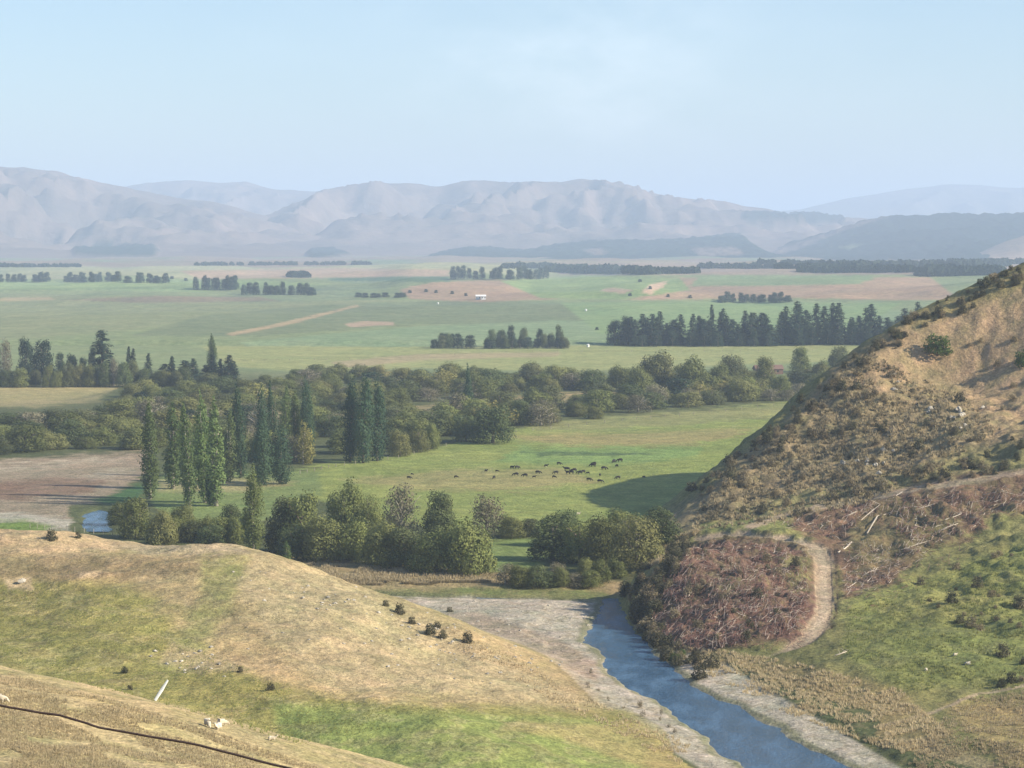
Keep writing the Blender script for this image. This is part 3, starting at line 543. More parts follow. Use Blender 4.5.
def fill(kind_w, poly, spx, spy, hp, wp, label, group, cap=400, hole=None, ymin=500):
    """scatter trees whose bases stand inside a patch of ground; sizes in metres"""
    pts = []; p = np.array(poly); n = 0; y = p[:, 1].min(); row = 0
    while y < p[:, 1].max():
        sy = spy * (y - YH) ** 2 / (CZ * F); sxp = spx * (y - YH) / CZ; x = p[:, 0].min() + (row % 2) * sxp * .5
        while x < p[:, 0].max():
            ax = x + random.uniform(-.35, .35) * sxp; ay = y + random.uniform(-.4, .4) * sy
            if sdist(np.array([ax]), np.array([ay]), poly)[0] < 0 and not (hole and any(sdist(np.array([ax]), np.array([ay]), h_)[0] < 0 for h_ in hole)): pts.append((ax, ay))
            x += sxp
        y += sy; row += 1
    random.shuffle(pts); ks = list(kind_w); 
    for ax, ay in pts[:cap]:
        k = random.choices(ks, [kind_w[z] for z in ks])[0]; q_ = hit(ax, ay, ymin)
        if q_ is None or (q_[1] < 1000 and q_[2] > 4): continue
        lab = label[k] if isinstance(label, dict) else label; sc = random.uniform(.62, 1.3)
        plant(k, q_, hp * sc * random.uniform(.85, 1.15), wp * sc, lab, group + ' (' + NAMES[k].replace('_', ' ') + 's)')
    return len(pts)
exec_trees = True
# hand-placed trees nearest the paddock and the river: (kind, px, base y, height px, width px, label)
L = [
 ('poplar',150,499,98,15,'tall poplar at the left end of the cluster, over the pool'),('poplar',173,489,88,16,'tall poplar behind and between the two front ones at the cluster\'s left'),
 ('poplar',190,507,104,15,'tall poplar left of the twin-topped one in the front line'),('poplar',205,503,107,17,'tallest poplar of the cluster, left of the twin pair'),('poplar',216,506,110,17,'tallest poplar of the cluster, right of the twin pair'),
 ('dpoplar',210,506,42,12,'short dark tree standing at the foot of the two tallest poplars'),('poplar',228,483,76,13,'poplar just right of the tallest pair'),('dpoplar',241,478,88,14,'slim dark poplar at the right of the pale cluster'),
 ('lpoplar',253,555,88,25,'lone poplar standing in front of the dark willows'),('poplar',286,562,25,10,'small young poplar by the foot of the dry spur'),
 ('dpoplar',262,462,74,13,'dark poplar first behind the broad dark mass'),('dpoplar',275,460,76,12,'dark poplar second from left in the back line'),('poplar',285,458,72,12,'green poplar in the middle of the back line'),
 ('poplar',295,457,68,12,'green poplar near the right of the back line'),('dpoplar',307,458,80,12,'dark pointed poplar at the right end of the back line'),
 ('dpoplar',262,486,62,26,'broad dark tree mass left of the yellowing tree'),('dpoplar',280,484,56,28,'broad dark tree beside the yellowing tree'),
 ('ypoplar',303,464,40,26,'yellowing rounded poplar at the head of the paddock'),
 ('dpoplar',350,462,80,22,'blue-green poplar at the left of the dark trio'),('dpoplar',363,463,84,24,'blue-green poplar in the middle of the dark trio'),('dpoplar',377,461,76,22,'blue-green poplar at the right of the dark trio'),
 ('dpoplar',468,418,52,13,'single dark poplar rising from the willow belt'),('broad',493,443,42,54,'large dark spreading tree on the upper paddock edge'),('broad',466,441,30,34,'smaller dark tree beside the spreading one'),
 ('broad',520,425,28,34,'dark rounded tree right of the spreading one'),('willow',430,449,26,24,'low olive bush at the paddock corner'),('willow',400,456,28,30,'olive willow right of the dark trio'),('willow',418,452,26,26,'olive willow by the paddock fence corner'),
 ('willow',136,538,42,42,'rounded reddish willow beside the blue pool'),('willow',120,524,26,28,'small willow left of the reddish one at the pool'),('willow',162,545,34,38,'dark willow below the leftmost poplar'),
 ('broad',284,552,66,40,'tall dark willow right of the lone poplar'),('willow',301,553,72,44,'broad willow clump behind the small young poplar'),('willow',325,560,48,48,'dense round willow at the spur foot'),('broad',296,560,46,36,'dark willow just left of the dense round one'),
 ('willow',350,560,42,42,'olive willow in the front row above the dry grass'),('willow',380,566,48,46,'second olive willow of the front row'),('broad',406,568,50,44,'dark willow in the middle of the front row'),('willow',436,572,52,50,'large willow in the front row'),('willow',470,574,54,54,'largest willow at the right end of the front row'),
 ('willow',345,538,62,42,'tall olive willow behind the front row at its left'),('willow',367,528,42,36,'small willow behind the front row'),('bare',402,540,62,36,'grey thin willow standing above the front row'),('broad',440,540,60,38,'tall dark willow above the front row'),
 ('bare',486,536,46,38,'brown-grey thin willow at the gap by the paddock'),('willow',512,538,24,28,'low willow in the gap'),('broad',528,536,20,26,'low dark willow right of the gap'),
 ('broad',553,560,54,44,'dark willow at the left of the right clump'),('willow',580,562,52,44,'olive willow in the right clump'),('willow',606,564,58,42,'tall olive willow in the right clump'),('willow',636,566,64,52,'largest willow of the right clump, beside the hill shadow'),('broad',660,548,50,38,'dark willow at the hill foot'),
 ('broad',566,546,40,40,'dark willow behind the right clump'),('willow',622,548,46,42,'willow behind the largest of the right clump'),('willow',600,588,30,24,'small green willow at the river bend'),
]
for k, px, by, hp, wp, lab in L:
    if k in ('willow', 'broad', 'bare') and by > 500: wp, hp = wp * (1.22 if hp > wp else 1.08), hp * (.9 if hp > wp else 1)
    if k in ('poplar', 'dpoplar') and hp > 60: wp *= 1.28 if wp < 19 else .92
    if hp == 25: by, hp = 567, 27
    at_px(k, px, by, hp, wp, lab, None, 545)
for px, by in [(505,584),(520,586),(536,588),(548,586),(562,589),(576,589),(590,587),(530,582),(558,581),(616,578),(586,578)]:
    at_px(random.choice(['bare', 'willow', 'broad']), px, by, random.uniform(15, 24), random.uniform(22, 32), 'low brushy shrub in the row along the river terrace', 'low shrubs along the river terrace', 540)
for px, by in [(176,540),(190,542),(204,541),(220,543),(236,544),(248,540),(182,530),(232,530),(210,548)]:
    at_px(random.choice(['broad', 'willow']), px, by, random.uniform(22, 30), random.uniform(26, 36), 'low dark willow in the row below the poplars', 'low willows below the poplars', 540)
belt = [(-30,432),(60,424),(130,398),(200,392),(250,386),(330,380),(430,378),(560,382),(700,386),(850,380),(850,394),(800,400),(700,410),(600,419),(540,426),(470,438),(430,446),(390,456),(310,461),(240,468),(160,452),(60,455),(-30,464)]
holes = [[(400,404),(560,394),(650,387),(660,394),(560,403),(430,416)], [(300,440),(330,440),(330,470),(290,470)]]
WL = {'ypoplar': 'yellowish upright tree in the broad belt beyond the paddock', 'gum': 'taller dark tree in the broad belt beyond the paddock', 'willow': 'rounded olive willow in the broad belt beyond the paddock', 'broad': 'dark rounded tree in the broad belt beyond the paddock', 'bare': 'greyish thin-leaved tree in the broad belt beyond the paddock'}
print('belt', fill({'willow': .54, 'broad': .27, 'bare': .13, 'ypoplar': .02, 'gum': .04}, belt, 13.5, 27, 8.6, 16, WL, 'trees of the belt beyond the paddock', 430, holes, 820))
for px, by, hp, wp in [(655,392,38,54),(690,394,36,44),(640,398,30,40),(735,386,36,32),(765,388,32,30),(720,392,30,30),(800,372,26,24),(838,372,30,24),(846,380,28,24),(820,384,24,24),(780,396,22,30)]:
    at_px('willow' if random.random() < .6 else 'broad', px, by, hp, wp, 'large rounded tree at the right end of the belt, near the steep hill', 'large rounded trees at the right end of the belt', 900)
# tree groups on the farmland: (kind, base y, [(px, h, w)...])
G = []
def row(kind, by, xs, h, w, label, group, jy=1.0, ym=1000):
    for x in xs: at_px(kind if isinstance(kind, str) else random.choice(kind), x + random.uniform(-2.6, 2.6), by + random.uniform(-jy, jy) * .5, h * random.uniform(.68, 1.16), w * random.uniform(.8, 1.3), label, group, ym)
for k, px, by, hp, wp, lab in [('bare',4,384,48,18,'greyish thin tree at the left edge of the farm trees'),('gum',26,380,46,22,'dark spreading tree left of the big pine'),('gum',44,382,46,26,'broad dark tree with flat top, left of the big pine'),('pine',103,384,56,34,'biggest dark pine of the left farm trees'),
   ('pine',128,383,38,10,'slim dark pine pair, left one'),('pine',133,383,36,9,'slim dark pine pair, right one'),('bare',114,386,28,14,'orange-brown bare tree in the hedge'),('poplar',213,376,42,12,'pale poplar rising behind the dark pines'),('pine',148,382,30,12,'small grey pine right of the slim pair')]: at_px(k, px, by, hp, wp, lab, None, 900)
row('gum', 382, [62,72,82,90], 34, 13, 'small dark tree in the row left of the big pine', 'small dark trees left of the big pine')
row('pine', 385, [166,173,181,188,196,204,212,220,228,236], 30, 17, 'dark pine in the short row right of the big pine', 'dark pines in the short row')
row(['broad', 'willow'], 387, [-4,8,20,34,48,58,68,78,88,98,106,126,136,146,156,166,176,186], 26, 18, 'bushy tree in the hedge line along the tan field', 'hedge line trees along the tan field')
row(['gum', 'broad'], 348.5, [435,443,451,460,468,487,492,499,505,514,522,530,538,546,552,559,566], 15, 12, 'tree in the shelter group standing mid-plain', 'shelter trees mid-plain')
row(['gum', 'broad'], 347, [441,453,492,503,509,521,541,549,558], 21, 11, 'tree in the shelter group standing mid-plain', 'shelter trees mid-plain')
row('gum', 345, [615,624], 33, 15, 'tree at the left end of the dark plantation', 'dark trees at the left end of the plantation')
row('pine', 345.5, [628,636,632,640,647,654,661,668,675,682,690,697,704,711,718,725,732,739,746,753,760,766,772], 32, 18, 'tall dark pine in the long plantation row', 'tall pines in the long plantation')
row('pine', 343.5, [660,675,700,712,724,745,752], 37, 15, 'tall dark pine in the long plantation row', 'tall pines in the long plantation')
row('gum', 346.5, [640,655,670,688,705,720,738,754,768], 16, 12, 'low dark tree fringing the long plantation', 'low trees fringing the long plantation')
row('pine', 344, [781,788,795,802,809,816,824,832,840,848,856,864,872,880,888,896,904,912,920], 40, 19, 'tall dark pine in the second plantation, nearer the steep hill', 'tall pines in the second plantation')
row('gum', 345, [786,800,812,826,838,852,866,878,892], 24, 13, 'low dark tree in the second plantation, nearer the steep hill', 'low trees in the second plantation')
row('gum', 302.5, [722,728,734,740,746,752,758,764,770,776,782,788], 11, 9, 'dark tree in the small copse under the brown terrace', 'copse trees under the brown terrace')
FR = 'shelter trees along the plateau edge'
row('gum', 282, [-4,2,8,14,20,26,32,38,44,48], 10, 9, 'dark tree in the first plateau shelter row from the left edge', FR + ' 1')
row('gum', 282, [66,71,76,81,86,91,96,102,108,114,120], 10.5, 8, 'dark tree in the second plateau shelter row', FR + ' 2')
row('gum', 283, [130,136,142,148,154,160,165], 10.5, 9, 'dark tree in the third plateau shelter row', FR + ' 3')
row('gum', 289.5, [198,203,208,213,218,223,228,233,237], 14, 9, 'dark tree in the dense plateau block left of the tapering hedge', FR + ' 4')
row('gum', 295, [243,250,257,264,271,278,285,292,299,306,312], 13, 9, 'dark tree in the tapering plateau hedge', FR + ' 5')
row('gum', 279.2, [455,460,465,470,475,484,490], 13.5, 8, 'dark tree in the gappy left part of the distant block', FR + ' 6')
row('gum', 279.2, [497,502,507,512,517,522,527,532,537,542,547], 12.5, 8, 'dark tree in the solid right part of the distant block', FR + ' 7')
row('gum', 297.5, [356,364,372,380,388,396,404], 5, 10, 'low dark shrub in the hedge on the green plateau', 'low hedge on the green plateau')
for x, b_ in [(172,279),(186,281),(410,293),(426,292),(436,293),(452,294),(466,296),(597,330),(640,282),(630,296),(650,289),(668,297),(690,298)]: at_px('gum', x, b_, 3.5, 5, 'lone small dark tree dotted over the far farmland', 'lone trees dotted over the far farmland', 1500)

def blob_wood(name, label, rows_, mt, size):
    """a far-off wood reading as one mass"""
    sp = []
    for x0, y0, x1, y1, n_, hp in rows_:
        for k in range(n_):
            t = random.random(); px = x0 + (x1 - x0) * t; py = y0 + (y1 - y0) * t + random.uniform(-.3, .3); q_ = hit(px, py, 3000)
            if q_ is None: continue
            s = q_[1] / F; h = hp * s * random.uniform(.7, 1.15); sp.append((q_[0], q_[1], q_[2] + h * .4, h * random.uniform(.6, 1.0), h * .6))
    Cc = []; Nn = []
    for x, y, z, rx, rz in sp:
        d = rng.normal(size=(70, 3)); d /= np.linalg.norm(d, axis=1)[:, None]; Cc.append(np.array([x, y, z]) + d * np.array([rx, rx, rz]) * rng.uniform(.75, 1, (70, 1))); Nn.append(d)
    v, f = leaves(np.concatenate(Cc), np.concatenate(Nn), size); tag(obj(name, mesh_np(name, v, f, mt)), label, 'woods', None, 'stuff')
blob_wood('woods', 'far-off shelter woods strung across the hazy flats', [(550,272,650,274,60,7),(640,274,700,273,30,4),(700,268,860,269,70,3.5),(800,272,960,272,80,5),(860,268,1010,266,70,6),(920,276,1000,274,60,7),(760,264,860,266,40,3),(950,264,1060,264,50,4),(195,265.5,370,264.5,70,1.6),(291,277,306,277,16,4),(0,267,80,267,40,1.5),(500,268,560,268,30,4)], M['pine'], 13)

# ------------------------------------------------------------------ bushes, rocks and stones on the hills
GL = {'a': 'large bright green gorse bush high on the tan face', 'b': 'green gorse bush at the right edge of the tan face'}
at_px('gorse', 938, 355, 24, 36, GL['a'], None); at_px('gorse', 1024, 366, 18, 22, GL['b'], None)
def scatter(kind_w, poly, n, smin, smax, label, group, flatn=1.0):
    p = np.array(poly); c = 0; t = 0
    while c < n and t < n * 30:
        t += 1; x = random.uniform(p[:, 0].min(), p[:, 0].max()); y = random.uniform(p[:, 1].min(), p[:, 1].max())
        if sdist(np.array([x]), np.array([y]), poly)[0] > 0: continue
        q_ = hit(x, y); 
        if q_ is None: continue
        k = random.choices(list(kind_w), list(kind_w.values()))[0]; s = random.uniform(smin, smax) if random.random() < .8 else smax * 1.25
        plant(k, q_, s * .75 * flatn, s, label, group); c += 1
face = [(1000,430),(960,395),(900,370),(870,350),(840,372),(800,420),(760,455),(700,505),(690,530),(760,525),(860,505),(930,475)]
scatter({'scrub': .8, 'dscrub': .2}, face, 130, 1.1, 3.0, 'low scrubby bush on the rough brown face of the steep hill', 'scrub on the rough face of the steep hill')
scatter({'dscrub': .6, 'scrub': .4}, [(1024,264),(960,290),(900,325),(845,362),(780,422),(690,492),(715,505),(800,430),(860,372),(920,335),(1024,285)], 150, 1.1, 3.0, 'dark bush along the crest of the steep hill', 'dark bushes along the steep hill crest')  # crest scrub, packed densely to deepen the shade of the left flank
scatter({'scrub': 1}, [(960,340),(1024,340),(1024,440),(990,420)], 9, 1.2, 2.2, 'small bush on the smooth tan part of the steep hill', 'small bushes on the tan part of the steep hill')
scatter({'scrub': .5, 'dscrub': .5}, [(860,500),(1024,435),(1024,470),(930,485)], 26, 1.4, 2.8, 'dull bush above the upper track', 'dull bushes above the upper track')
scatter({'scrub': .7, 'dscrub': .3}, [(900,600),(940,570),(1024,540),(1024,700),(985,690),(975,630)], 26, 1.0, 2.6, 'dull bush on the green lower slope', 'bushes on the green lower slope')
scatter({'dscrub': .7, 'scrub': .3}, [(620,600),(640,570),(690,535),(665,600),(660,640),(720,672),(690,665),(650,650),(636,625)], 100, 1.4, 3.2, 'dark bush added to deepen the shade on the river bank below the slash', 'bushes added to deepen the river bank shade')  # dark bushes added to stand in for the shade on this bank
scatter({'scrub': .6, 'dscrub': .4}, [(645,600),(665,560),(715,538),(800,545),(800,600),(760,640),(690,645)], 34, 1.0, 2.4, 'brown bush standing in the slash heap', 'bushes in the slash heap')
scatter({'gorse': .4, 'dscrub': .6}, [(655,640),(700,655),(700,680),(660,660)], 12, 1.6, 3.0, 'green bush at the water edge below the slash', 'green bushes at the water edge')
for i, (px, py, s) in enumerate([(400,614,14),(412,624,11),(431,634,15),(437,628,10),(443,638,12),(467,643,15),(450,612,8),(386,606,9)]):
    at_px('dscrub', px, py, s * .8, s, ['first','second','third','fourth','fifth','sixth','small reddish','pale small'][i] + ' dark bush in the line down the spur edge', None)
for px, py, s, l in [(270,690,11,'small dark bush on the green hollow'),(240,672,8,'dark bush by the pale stones in the hollow'),(52,540,14,'low green bush on the pinkish knoll of the spur'),(78,538,9,'smaller bush right of the low green one on the knoll'),(125,673,10,'dull green bush in the left hollow'),(130,690,8,'dull bush above the white plank'),(952,603,16,'rounded dark bush casting a long shadow on the green slope'),(1012,683,16,'dark bush above the lower track'),(620,420,1,None)]:
    if l: at_px('dscrub', px, py, s * .8, s, l, None)
for px, py in [(586,690),(592,684),(600,694),(612,700),(622,706),(634,710),(645,716),(655,724),(664,728),(676,733),(640,704),(660,715),(596,700),(590,672)]:
    at_px('bareling', px + random.gauss(0, 3), py + random.gauss(0, 2), random.uniform(3, 10), random.uniform(3, 9), 'grey willow seedling on the gravel below the spur', 'grey seedlings on the gravel below the spur')

def rock_mesh(seed, sub=2):
    import bmesh
    bm = bmesh.new(); bmesh.ops.create_icosphere(bm, subdivisions=sub, radius=1)
    for v in bm.verts:
        n_ = mnoise.noise(v.co * 1.3 + Vector((seed, 0, 0))) * .55 + mnoise.noise(v.co * 3.1 + Vector((0, seed, 0))) * .22; v.co *= 1 + n_; v.co.z = max(v.co.z * .75, -.35)
    me = bpy.data.meshes.new('rock'); bm.to_mesh(me); bm.free(); me.materials.append(M['rock']); return me
RK = [rock_mesh(s * 3.7) for s in range(6)]
def rock(px, py, s, label, group=None, cat='rock', tall=1.0, nm='rock'):
    q_ = hit(px, py)
    if q_ is None: return
    o = obj(nm, random.choice(RK), None, (q_[0], q_[1], q_[2] + s * .1)); o.scale = (s, s * random.uniform(.6, 1.), s * tall * random.uniform(.6, .9)); o.rotation_euler = (0, 0, random.uniform(0, 6)); tag(o, label, cat, group); return o
for i in range(30): 
    x, y = random.choice([(956,400),(872,462),(884,465),(905,450),(860,458),(955,410),(900,380),(960,420),(925,412)]); rock(x + random.gauss(0, 7), y + random.gauss(0, 5), random.uniform(.4, 1.0), 'pale rock of the outcrops on the steep hill', 'pale outcrop rocks on the steep hill', tall=1.3)
for i in range(90):
    t = random.random(); x = 262 + t * 260 + random.gauss(0, 22); y = 566 + t * 90 + abs(random.gauss(0, 22)); rock(x, y, random.uniform(.15, .42), 'small pale stone on the dry spur side', 'pale stones scattered on the dry spur', 'stone', nm='stone')
for i in range(22): rock(random.gauss(195, 22), random.gauss(662, 6), random.uniform(.2, .45), 'pale stone in the hollow above the white plank', 'pale stones in the hollow', 'stone', nm='stone')
for i in range(60): rock(random.uniform(450, 600), random.uniform(600, 680), random.uniform(.15, .4), 'pale stone lying on the gravel bar', 'stones on the gravel bar', 'stone', nm='stone')

# ------------------------------------------------------------------ rough grass as ground cover
def tufts(name, label, poly, n, h, mt, blades=7, hr=.25, ymin=100, wide=.09):
    p = np.array(poly); vs = []; k = 0; t = 0
    while k < n and t < n * 6:
        t += 1; x = random.uniform(p[:, 0].min(), p[:, 0].max()); y = random.uniform(p[:, 1].min(), p[:, 1].max())
        if sdist(np.array([x]), np.array([y]), poly)[0] > 0: continue
        q_ = hit(x, y, ymin)
        if q_ is None or mnoise.noise(Vector((q_[0] / 6, q_[1] / 6, 3))) < -.18: continue
        k += 1; H = h * random.uniform(.5, 1.3)
        for b in range(blades):
            a = random.uniform(0, 6.28); r = H * random.uniform(.05, .3); w = H * wide * random.uniform(.8, 2); ca, sa = math.cos(a), math.sin(a); tip = r + H * random.uniform(.1, .5)
            vs += [(q_[0] + ca * r - sa * w, q_[1] + sa * r + ca * w, q_[2] - .1), (q_[0] + ca * r + sa * w, q_[1] + sa * r - ca * w, q_[2] - .1), (q_[0] + ca * tip, q_[1] + sa * tip, q_[2] + H * random.uniform(.6, 1))]
    if vs: tag(obj(name, mesh_np(name, vs, np.arange(len(vs)).reshape(-1, 3), mt)), label, 'grass', None, 'stuff')
tufts('grass', 'rough dry grass on the near slope below the wire', [(-40,650),(0,672),(120,702),(230,738),(340,775),(-40,775)], 14000, .24, M['tussock'], 6)
tufts('grass', 'rough tan grass on the bank right of the river', [(660,645),(720,650),(790,662),(900,690),(950,735),(900,755),(790,715),(700,672)], 3600, .55, M['tussock'], 9)
tufts('grass', 'dry grass at the lower right corner', [(930,735),(960,700),(1040,690),(1040,775),(900,775)], 2600, .45, M['tussock'], 8)
tufts('grass', 'tan rushes along the terrace behind the gravel bar', [(300,564),(440,570),(600,585),(620,594),(440,594),(360,590)], 3600, .8, M['tussock'], 8, ymin=545)
tufts('grass', 'dry tussocks over the rough face of the steep hill', face, 4200, .8, M['tussock'], 7)
tufts('undergrowth', 'fine dull scrub over the rough face of the steep hill', face, 2600, .7, M['scrub'], 8, wide=.16)
tufts('grass', 'short dry tufts on the sunny side of the spur', [(0,535),(150,550),(260,552),(350,586),(480,650),(600,705),(480,705),(330,695),(250,660),(120,590),(0,575)], 7000, .2, M['tussock'], 6)
tufts('grass', 'green rank grass on the left hollow', [(-30,590),(130,590),(200,650),(330,700),(480,712),(300,745),(150,700),(0,665),(-30,660)], 7000, .26, M['greentuft'], 6)
tufts('grass', 'tan grass along the gravel edge of the spur', [(440,628),(500,650),(590,700),(690,745),(680,765),(560,705),(470,655)], 1500, .5, M['tussock'], 7)
tufts('grass', 'green grass clumps on the lower right slope', [(850,610),(940,575),(1040,540),(1040,690),(900,690),(840,650)], 2600, .5, M['greentuft'], 7)
tufts('grass', 'pale grass on the sunlit bank at the foot of the steep hill', [(640,566),(672,540),(700,530),(690,540),(655,566)], 500, 1.1, M['tussock'], 8)

# ------------------------------------------------------------------ forestry slash
def sticks(name, label, polys, n, mt, lmin, lmax, r0):
    b = MB(); k = 0
    while k < n:
        poly = random.choice(polys); p = np.array(poly); x = random.uniform(p[:, 0].min(), p[:, 0].max()); y = random.uniform(p[:, 1].min(), p[:, 1].max())
        if sdist(np.array([x]), np.array([y]), poly)[0] > 0: continue
        q_ = hit(x, y)
        if q_ is None: continue
        if random.random() < .75 and mnoise.noise(Vector((q_[0] / 5, q_[1] / 5, 7))) < -.02: continue
        k += 1; L_ = random.uniform(lmin, lmax) * random.choice([.5, .8, 1, 1]); a = random.uniform(0, 6.28) if random.random() < .5 else random.gauss(1.3, .6); dx, dy = math.cos(a) * L_ / 2, math.sin(a) * L_ / 2
        up = random.uniform(.0, .55); za = hgrid(q_[0] - dx, q_[1] - dy); zb = hgrid(q_[0] + dx, q_[1] + dy); j = random.uniform(-.35, .35)
        lift = random.random() ** 2 * 1.6
        b.tube([(q_[0] - dx, q_[1] - dy, za + .02 + up), (q_[0] + j, q_[1] + j, max((za + zb) / 2, q_[2]) + up * .8 + lift * .4), (q_[0] + dx, q_[1] + dy, zb + lift)], [r0, r0 * .8, r0 * .35], 4)
    o = b.build(name, mt); tag(o, label, 'forestry slash', None, 'stuff')
S1 = [(644,602),(652,584),(690,552),(715,543),(760,543),(806,554),(808,600),(806,630),(740,645),(690,652),(655,640)]
S2 = [(770,526),(822,514),(860,506),(917,497),(985,487),(1040,479),(1040,508),(1000,512),(970,535),(920,545),(868,520),(840,540)]; S3 = [(842,545),(905,545),(960,525),(930,555),(880,590),(846,598)]
sticks('slash_debris', 'red-brown tangle of branches over the cut-over bank', [S1, S1, S2], 4600, M['slash'], .4, 2.6, .045)
sticks('slash_debris', 'grey-brown broken branches strewn over the cut-over slope', [S1, S1, S2, S3], 1500, M['slash2'], .5, 3.0, .055)
S4 = [(840,600),(850,540),(960,530),(1000,515),(960,560),(900,600),(860,625)]; S5 = [(640,610),(700,650),(800,650),(812,630),(700,640)]
sticks('slash_debris', 'thin scatter of branches round the edges of the slash', [S4, S5, S3], 420, M['slash'], .4, 2.4, .05)
sticks('slash_debris', 'bleached thin sticks strewn through the slash', [S1, S2, S2, S3], 170, M['dead'], .5, 2.6, .06)
def log(p0, p1, r, label, group=None, mt='dead', br=3):
    a = hit(*p0); c = hit(*p1)
    if a is None or c is None: return
    r *= .5; e = empty('fallen_log', a); mid = [(c[i] - a[i]) / 2 + random.uniform(-.15, .15) for i in range(3)]; d = [c[i] - a[i] for i in range(3)]; zc = hgrid(a[0] + mid[0], a[1] + mid[1]) - a[2]
    MB().tube([(0, 0, r * .8), (mid[0], mid[1], max(mid[2], zc) + r), (d[0], d[1], d[2] + r)], [r, r * .85, r * .55], 8).build('stem', M[mt], e, smooth=True)
    for k in range(br):
        t = random.uniform(.3, .95); u = random.uniform(-1, 1); MB().tube([(d[0] * t, d[1] * t, d[2] * t + r), (d[0] * t + u, d[1] * t + .6, d[2] * t + r + .5), (d[0] * t + u * 1.8, d[1] * t + .9, d[2] * t + .6)], [r * .4, r * .3, r * .12], 5).build('branch', M[mt], e)
    tag(e, label, 'log', group)
log((867,534),(886,515),.38,'large pale log leaning up the cut-over slope')
log((855,526),(880,505),.2,'thin grey log above the large pale one')
log((838,553),(850,545),.35,'short stubby pale log beside the cut bank')
log((845,549),(852,542),.25,'small pale stump end resting by the stubby log')
log((862,577),(877,570),.3,'bleached log on the lower edge of the slash')
log((848,588),(862,578),.15,'thin pale branch below the bleached log')
log((846,517),(857,512),.4,'pale splintered log near the bend of the track')
log((893,498),(903,492),.16,'curved pale branch under the upper track')
log((915,510),(935,504),.16,'thin bleached branch in the upper slash')
log((938,532),(958,524),.25,'pale log at the foot of the red slash heap')
log((945,520),(962,514),.2,'orange tinged log in the red slash heap')
log((983,495),(1020,496),.13,'long thin pale pole near the right edge')
log((905,549),(930,541),.16,'thin branch trailing below the slash')
log((650,598),(690,583),.22,'red-brown log lying on the shady bank',mt='slash')
log((668,602),(690,588),.25,'second red-brown log on the shady bank',mt='slash')
log((736,604),(757,591),.15,'grey leaning branch in the middle of the slash heap',mt='slash2')
log((762,618),(790,615),.18,'grey log lying level near the track',mt='slash2')
log((835,656),(847,652),.22,'pale short log on the grass below the track end')
log((708,645),(716,642),.22,'pale short log at the lower slash edge')
log((696,630),(712,645),.12,'bleached branch crossing the lower slash edge')

# ------------------------------------------------------------------ animals
def skin_mesh(name, nodes, edges, mt, root=0, lv=2):
    me = bpy.data.meshes.new(name); me.from_pydata([n[:3] for n in nodes], edges, []); o = bpy.data.objects.new(name, me); COL.objects.link(o)
    sm = o.modifiers.new('s', 'SKIN'); sm.use_smooth_shade = True
    for i, n in enumerate(nodes): sv = me.skin_vertices[0].data[i]; sv.radius = (n[3], n[4] if len(n) > 4 else n[3]); sv.use_root = (i == root)
    o.modifiers.new('u', 'SUBSURF').levels = lv; dg = bpy.context.evaluated_depsgraph_get(); r = bpy.data.meshes.new_from_object(o.evaluated_get(dg)); r.name = name
    r.materials.clear(); r.materials.append(mt); bpy.data.objects.remove(o); return r
def quadruped(L_, H_, head_low, mt, leg=.07, bulk=.3, name='body'):
    b = H_ - bulk; hx = L_ * .5; nz = H_ * (.35 if head_low else 1.12); hz = H_ * (.12 if head_low else 1.08)
    N = [(-hx * .1, 0, b, bulk * .98, bulk), (-hx * .85, 0, b + .03 * H_, bulk * .8, bulk * .82), (hx * .75, 0, b, bulk * .8, bulk * .95), (hx * 1.15, 0, b + (H_ * -.05 if head_low else .18 * H_), bulk * .45, bulk * .52), (hx * 1.45, 0, (b * .5 if head_low else nz), bulk * .32, bulk * .36), (hx * 1.72, 0, hz if head_low else nz - .08 * H_, bulk * .22)]
    E = [(0, 1), (0, 2), (2, 3), (3, 4), (4, 5)]
    for sx, jx in ((-.78, -.1), (.72, .0)):
        for sy in (-1, 1):
            i = len(N); y = sy * bulk * .55; st = random.uniform(-.06, .06) * L_
            N += [(hx * sx, y, b * .72, leg * 1.7), (hx * (sx + jx) + st * .5, y, H_ * .32, leg), (hx * sx + st, y, .06, leg * .85)]; E += [(1 if sx < 0 else 2, i), (i, i + 1), (i + 1, i + 2)]
    i = len(N); N += [(-hx * 1.05, 0, b + .06 * H_, leg * .8), (-hx * 1.12, 0, b * .62, leg * .45)]; E += [(1, i), (i, i + 1)]
    i = len(N); q5 = N[4]; N += [(q5[0], .26 * bulk + .1, q5[2] + .06, leg * .55), (q5[0], -.26 * bulk - .1, q5[2] + .06, leg * .55)]; E += [(4, i), (4, i + 1)]
    return skin_mesh(name, N, E, mt)
COWS = [quadruped(1.75, 1.34, True, M['hide'], .08, .42), quadruped(1.8, 1.36, False, M['hide'], .08, .42)]
SHEEP = [quadruped(.95, .78, True, M['wool'], .04, .30), quadruped(.95, .74, False, M['wool'], .04, .29)]
def animal(me, name, px, py, yaw, label, cat, group=None, sc=1.0):
    q_ = hit(px, py)
    if q_ is None: return
    if name == 'sheep': sc *= .84
    e = obj(name, me, None, (q_[0], q_[1], q_[2] - .02)); e.rotation_euler = (0, 0, yaw); e.scale = (sc,) * 3; return tag(e, label, cat, group)
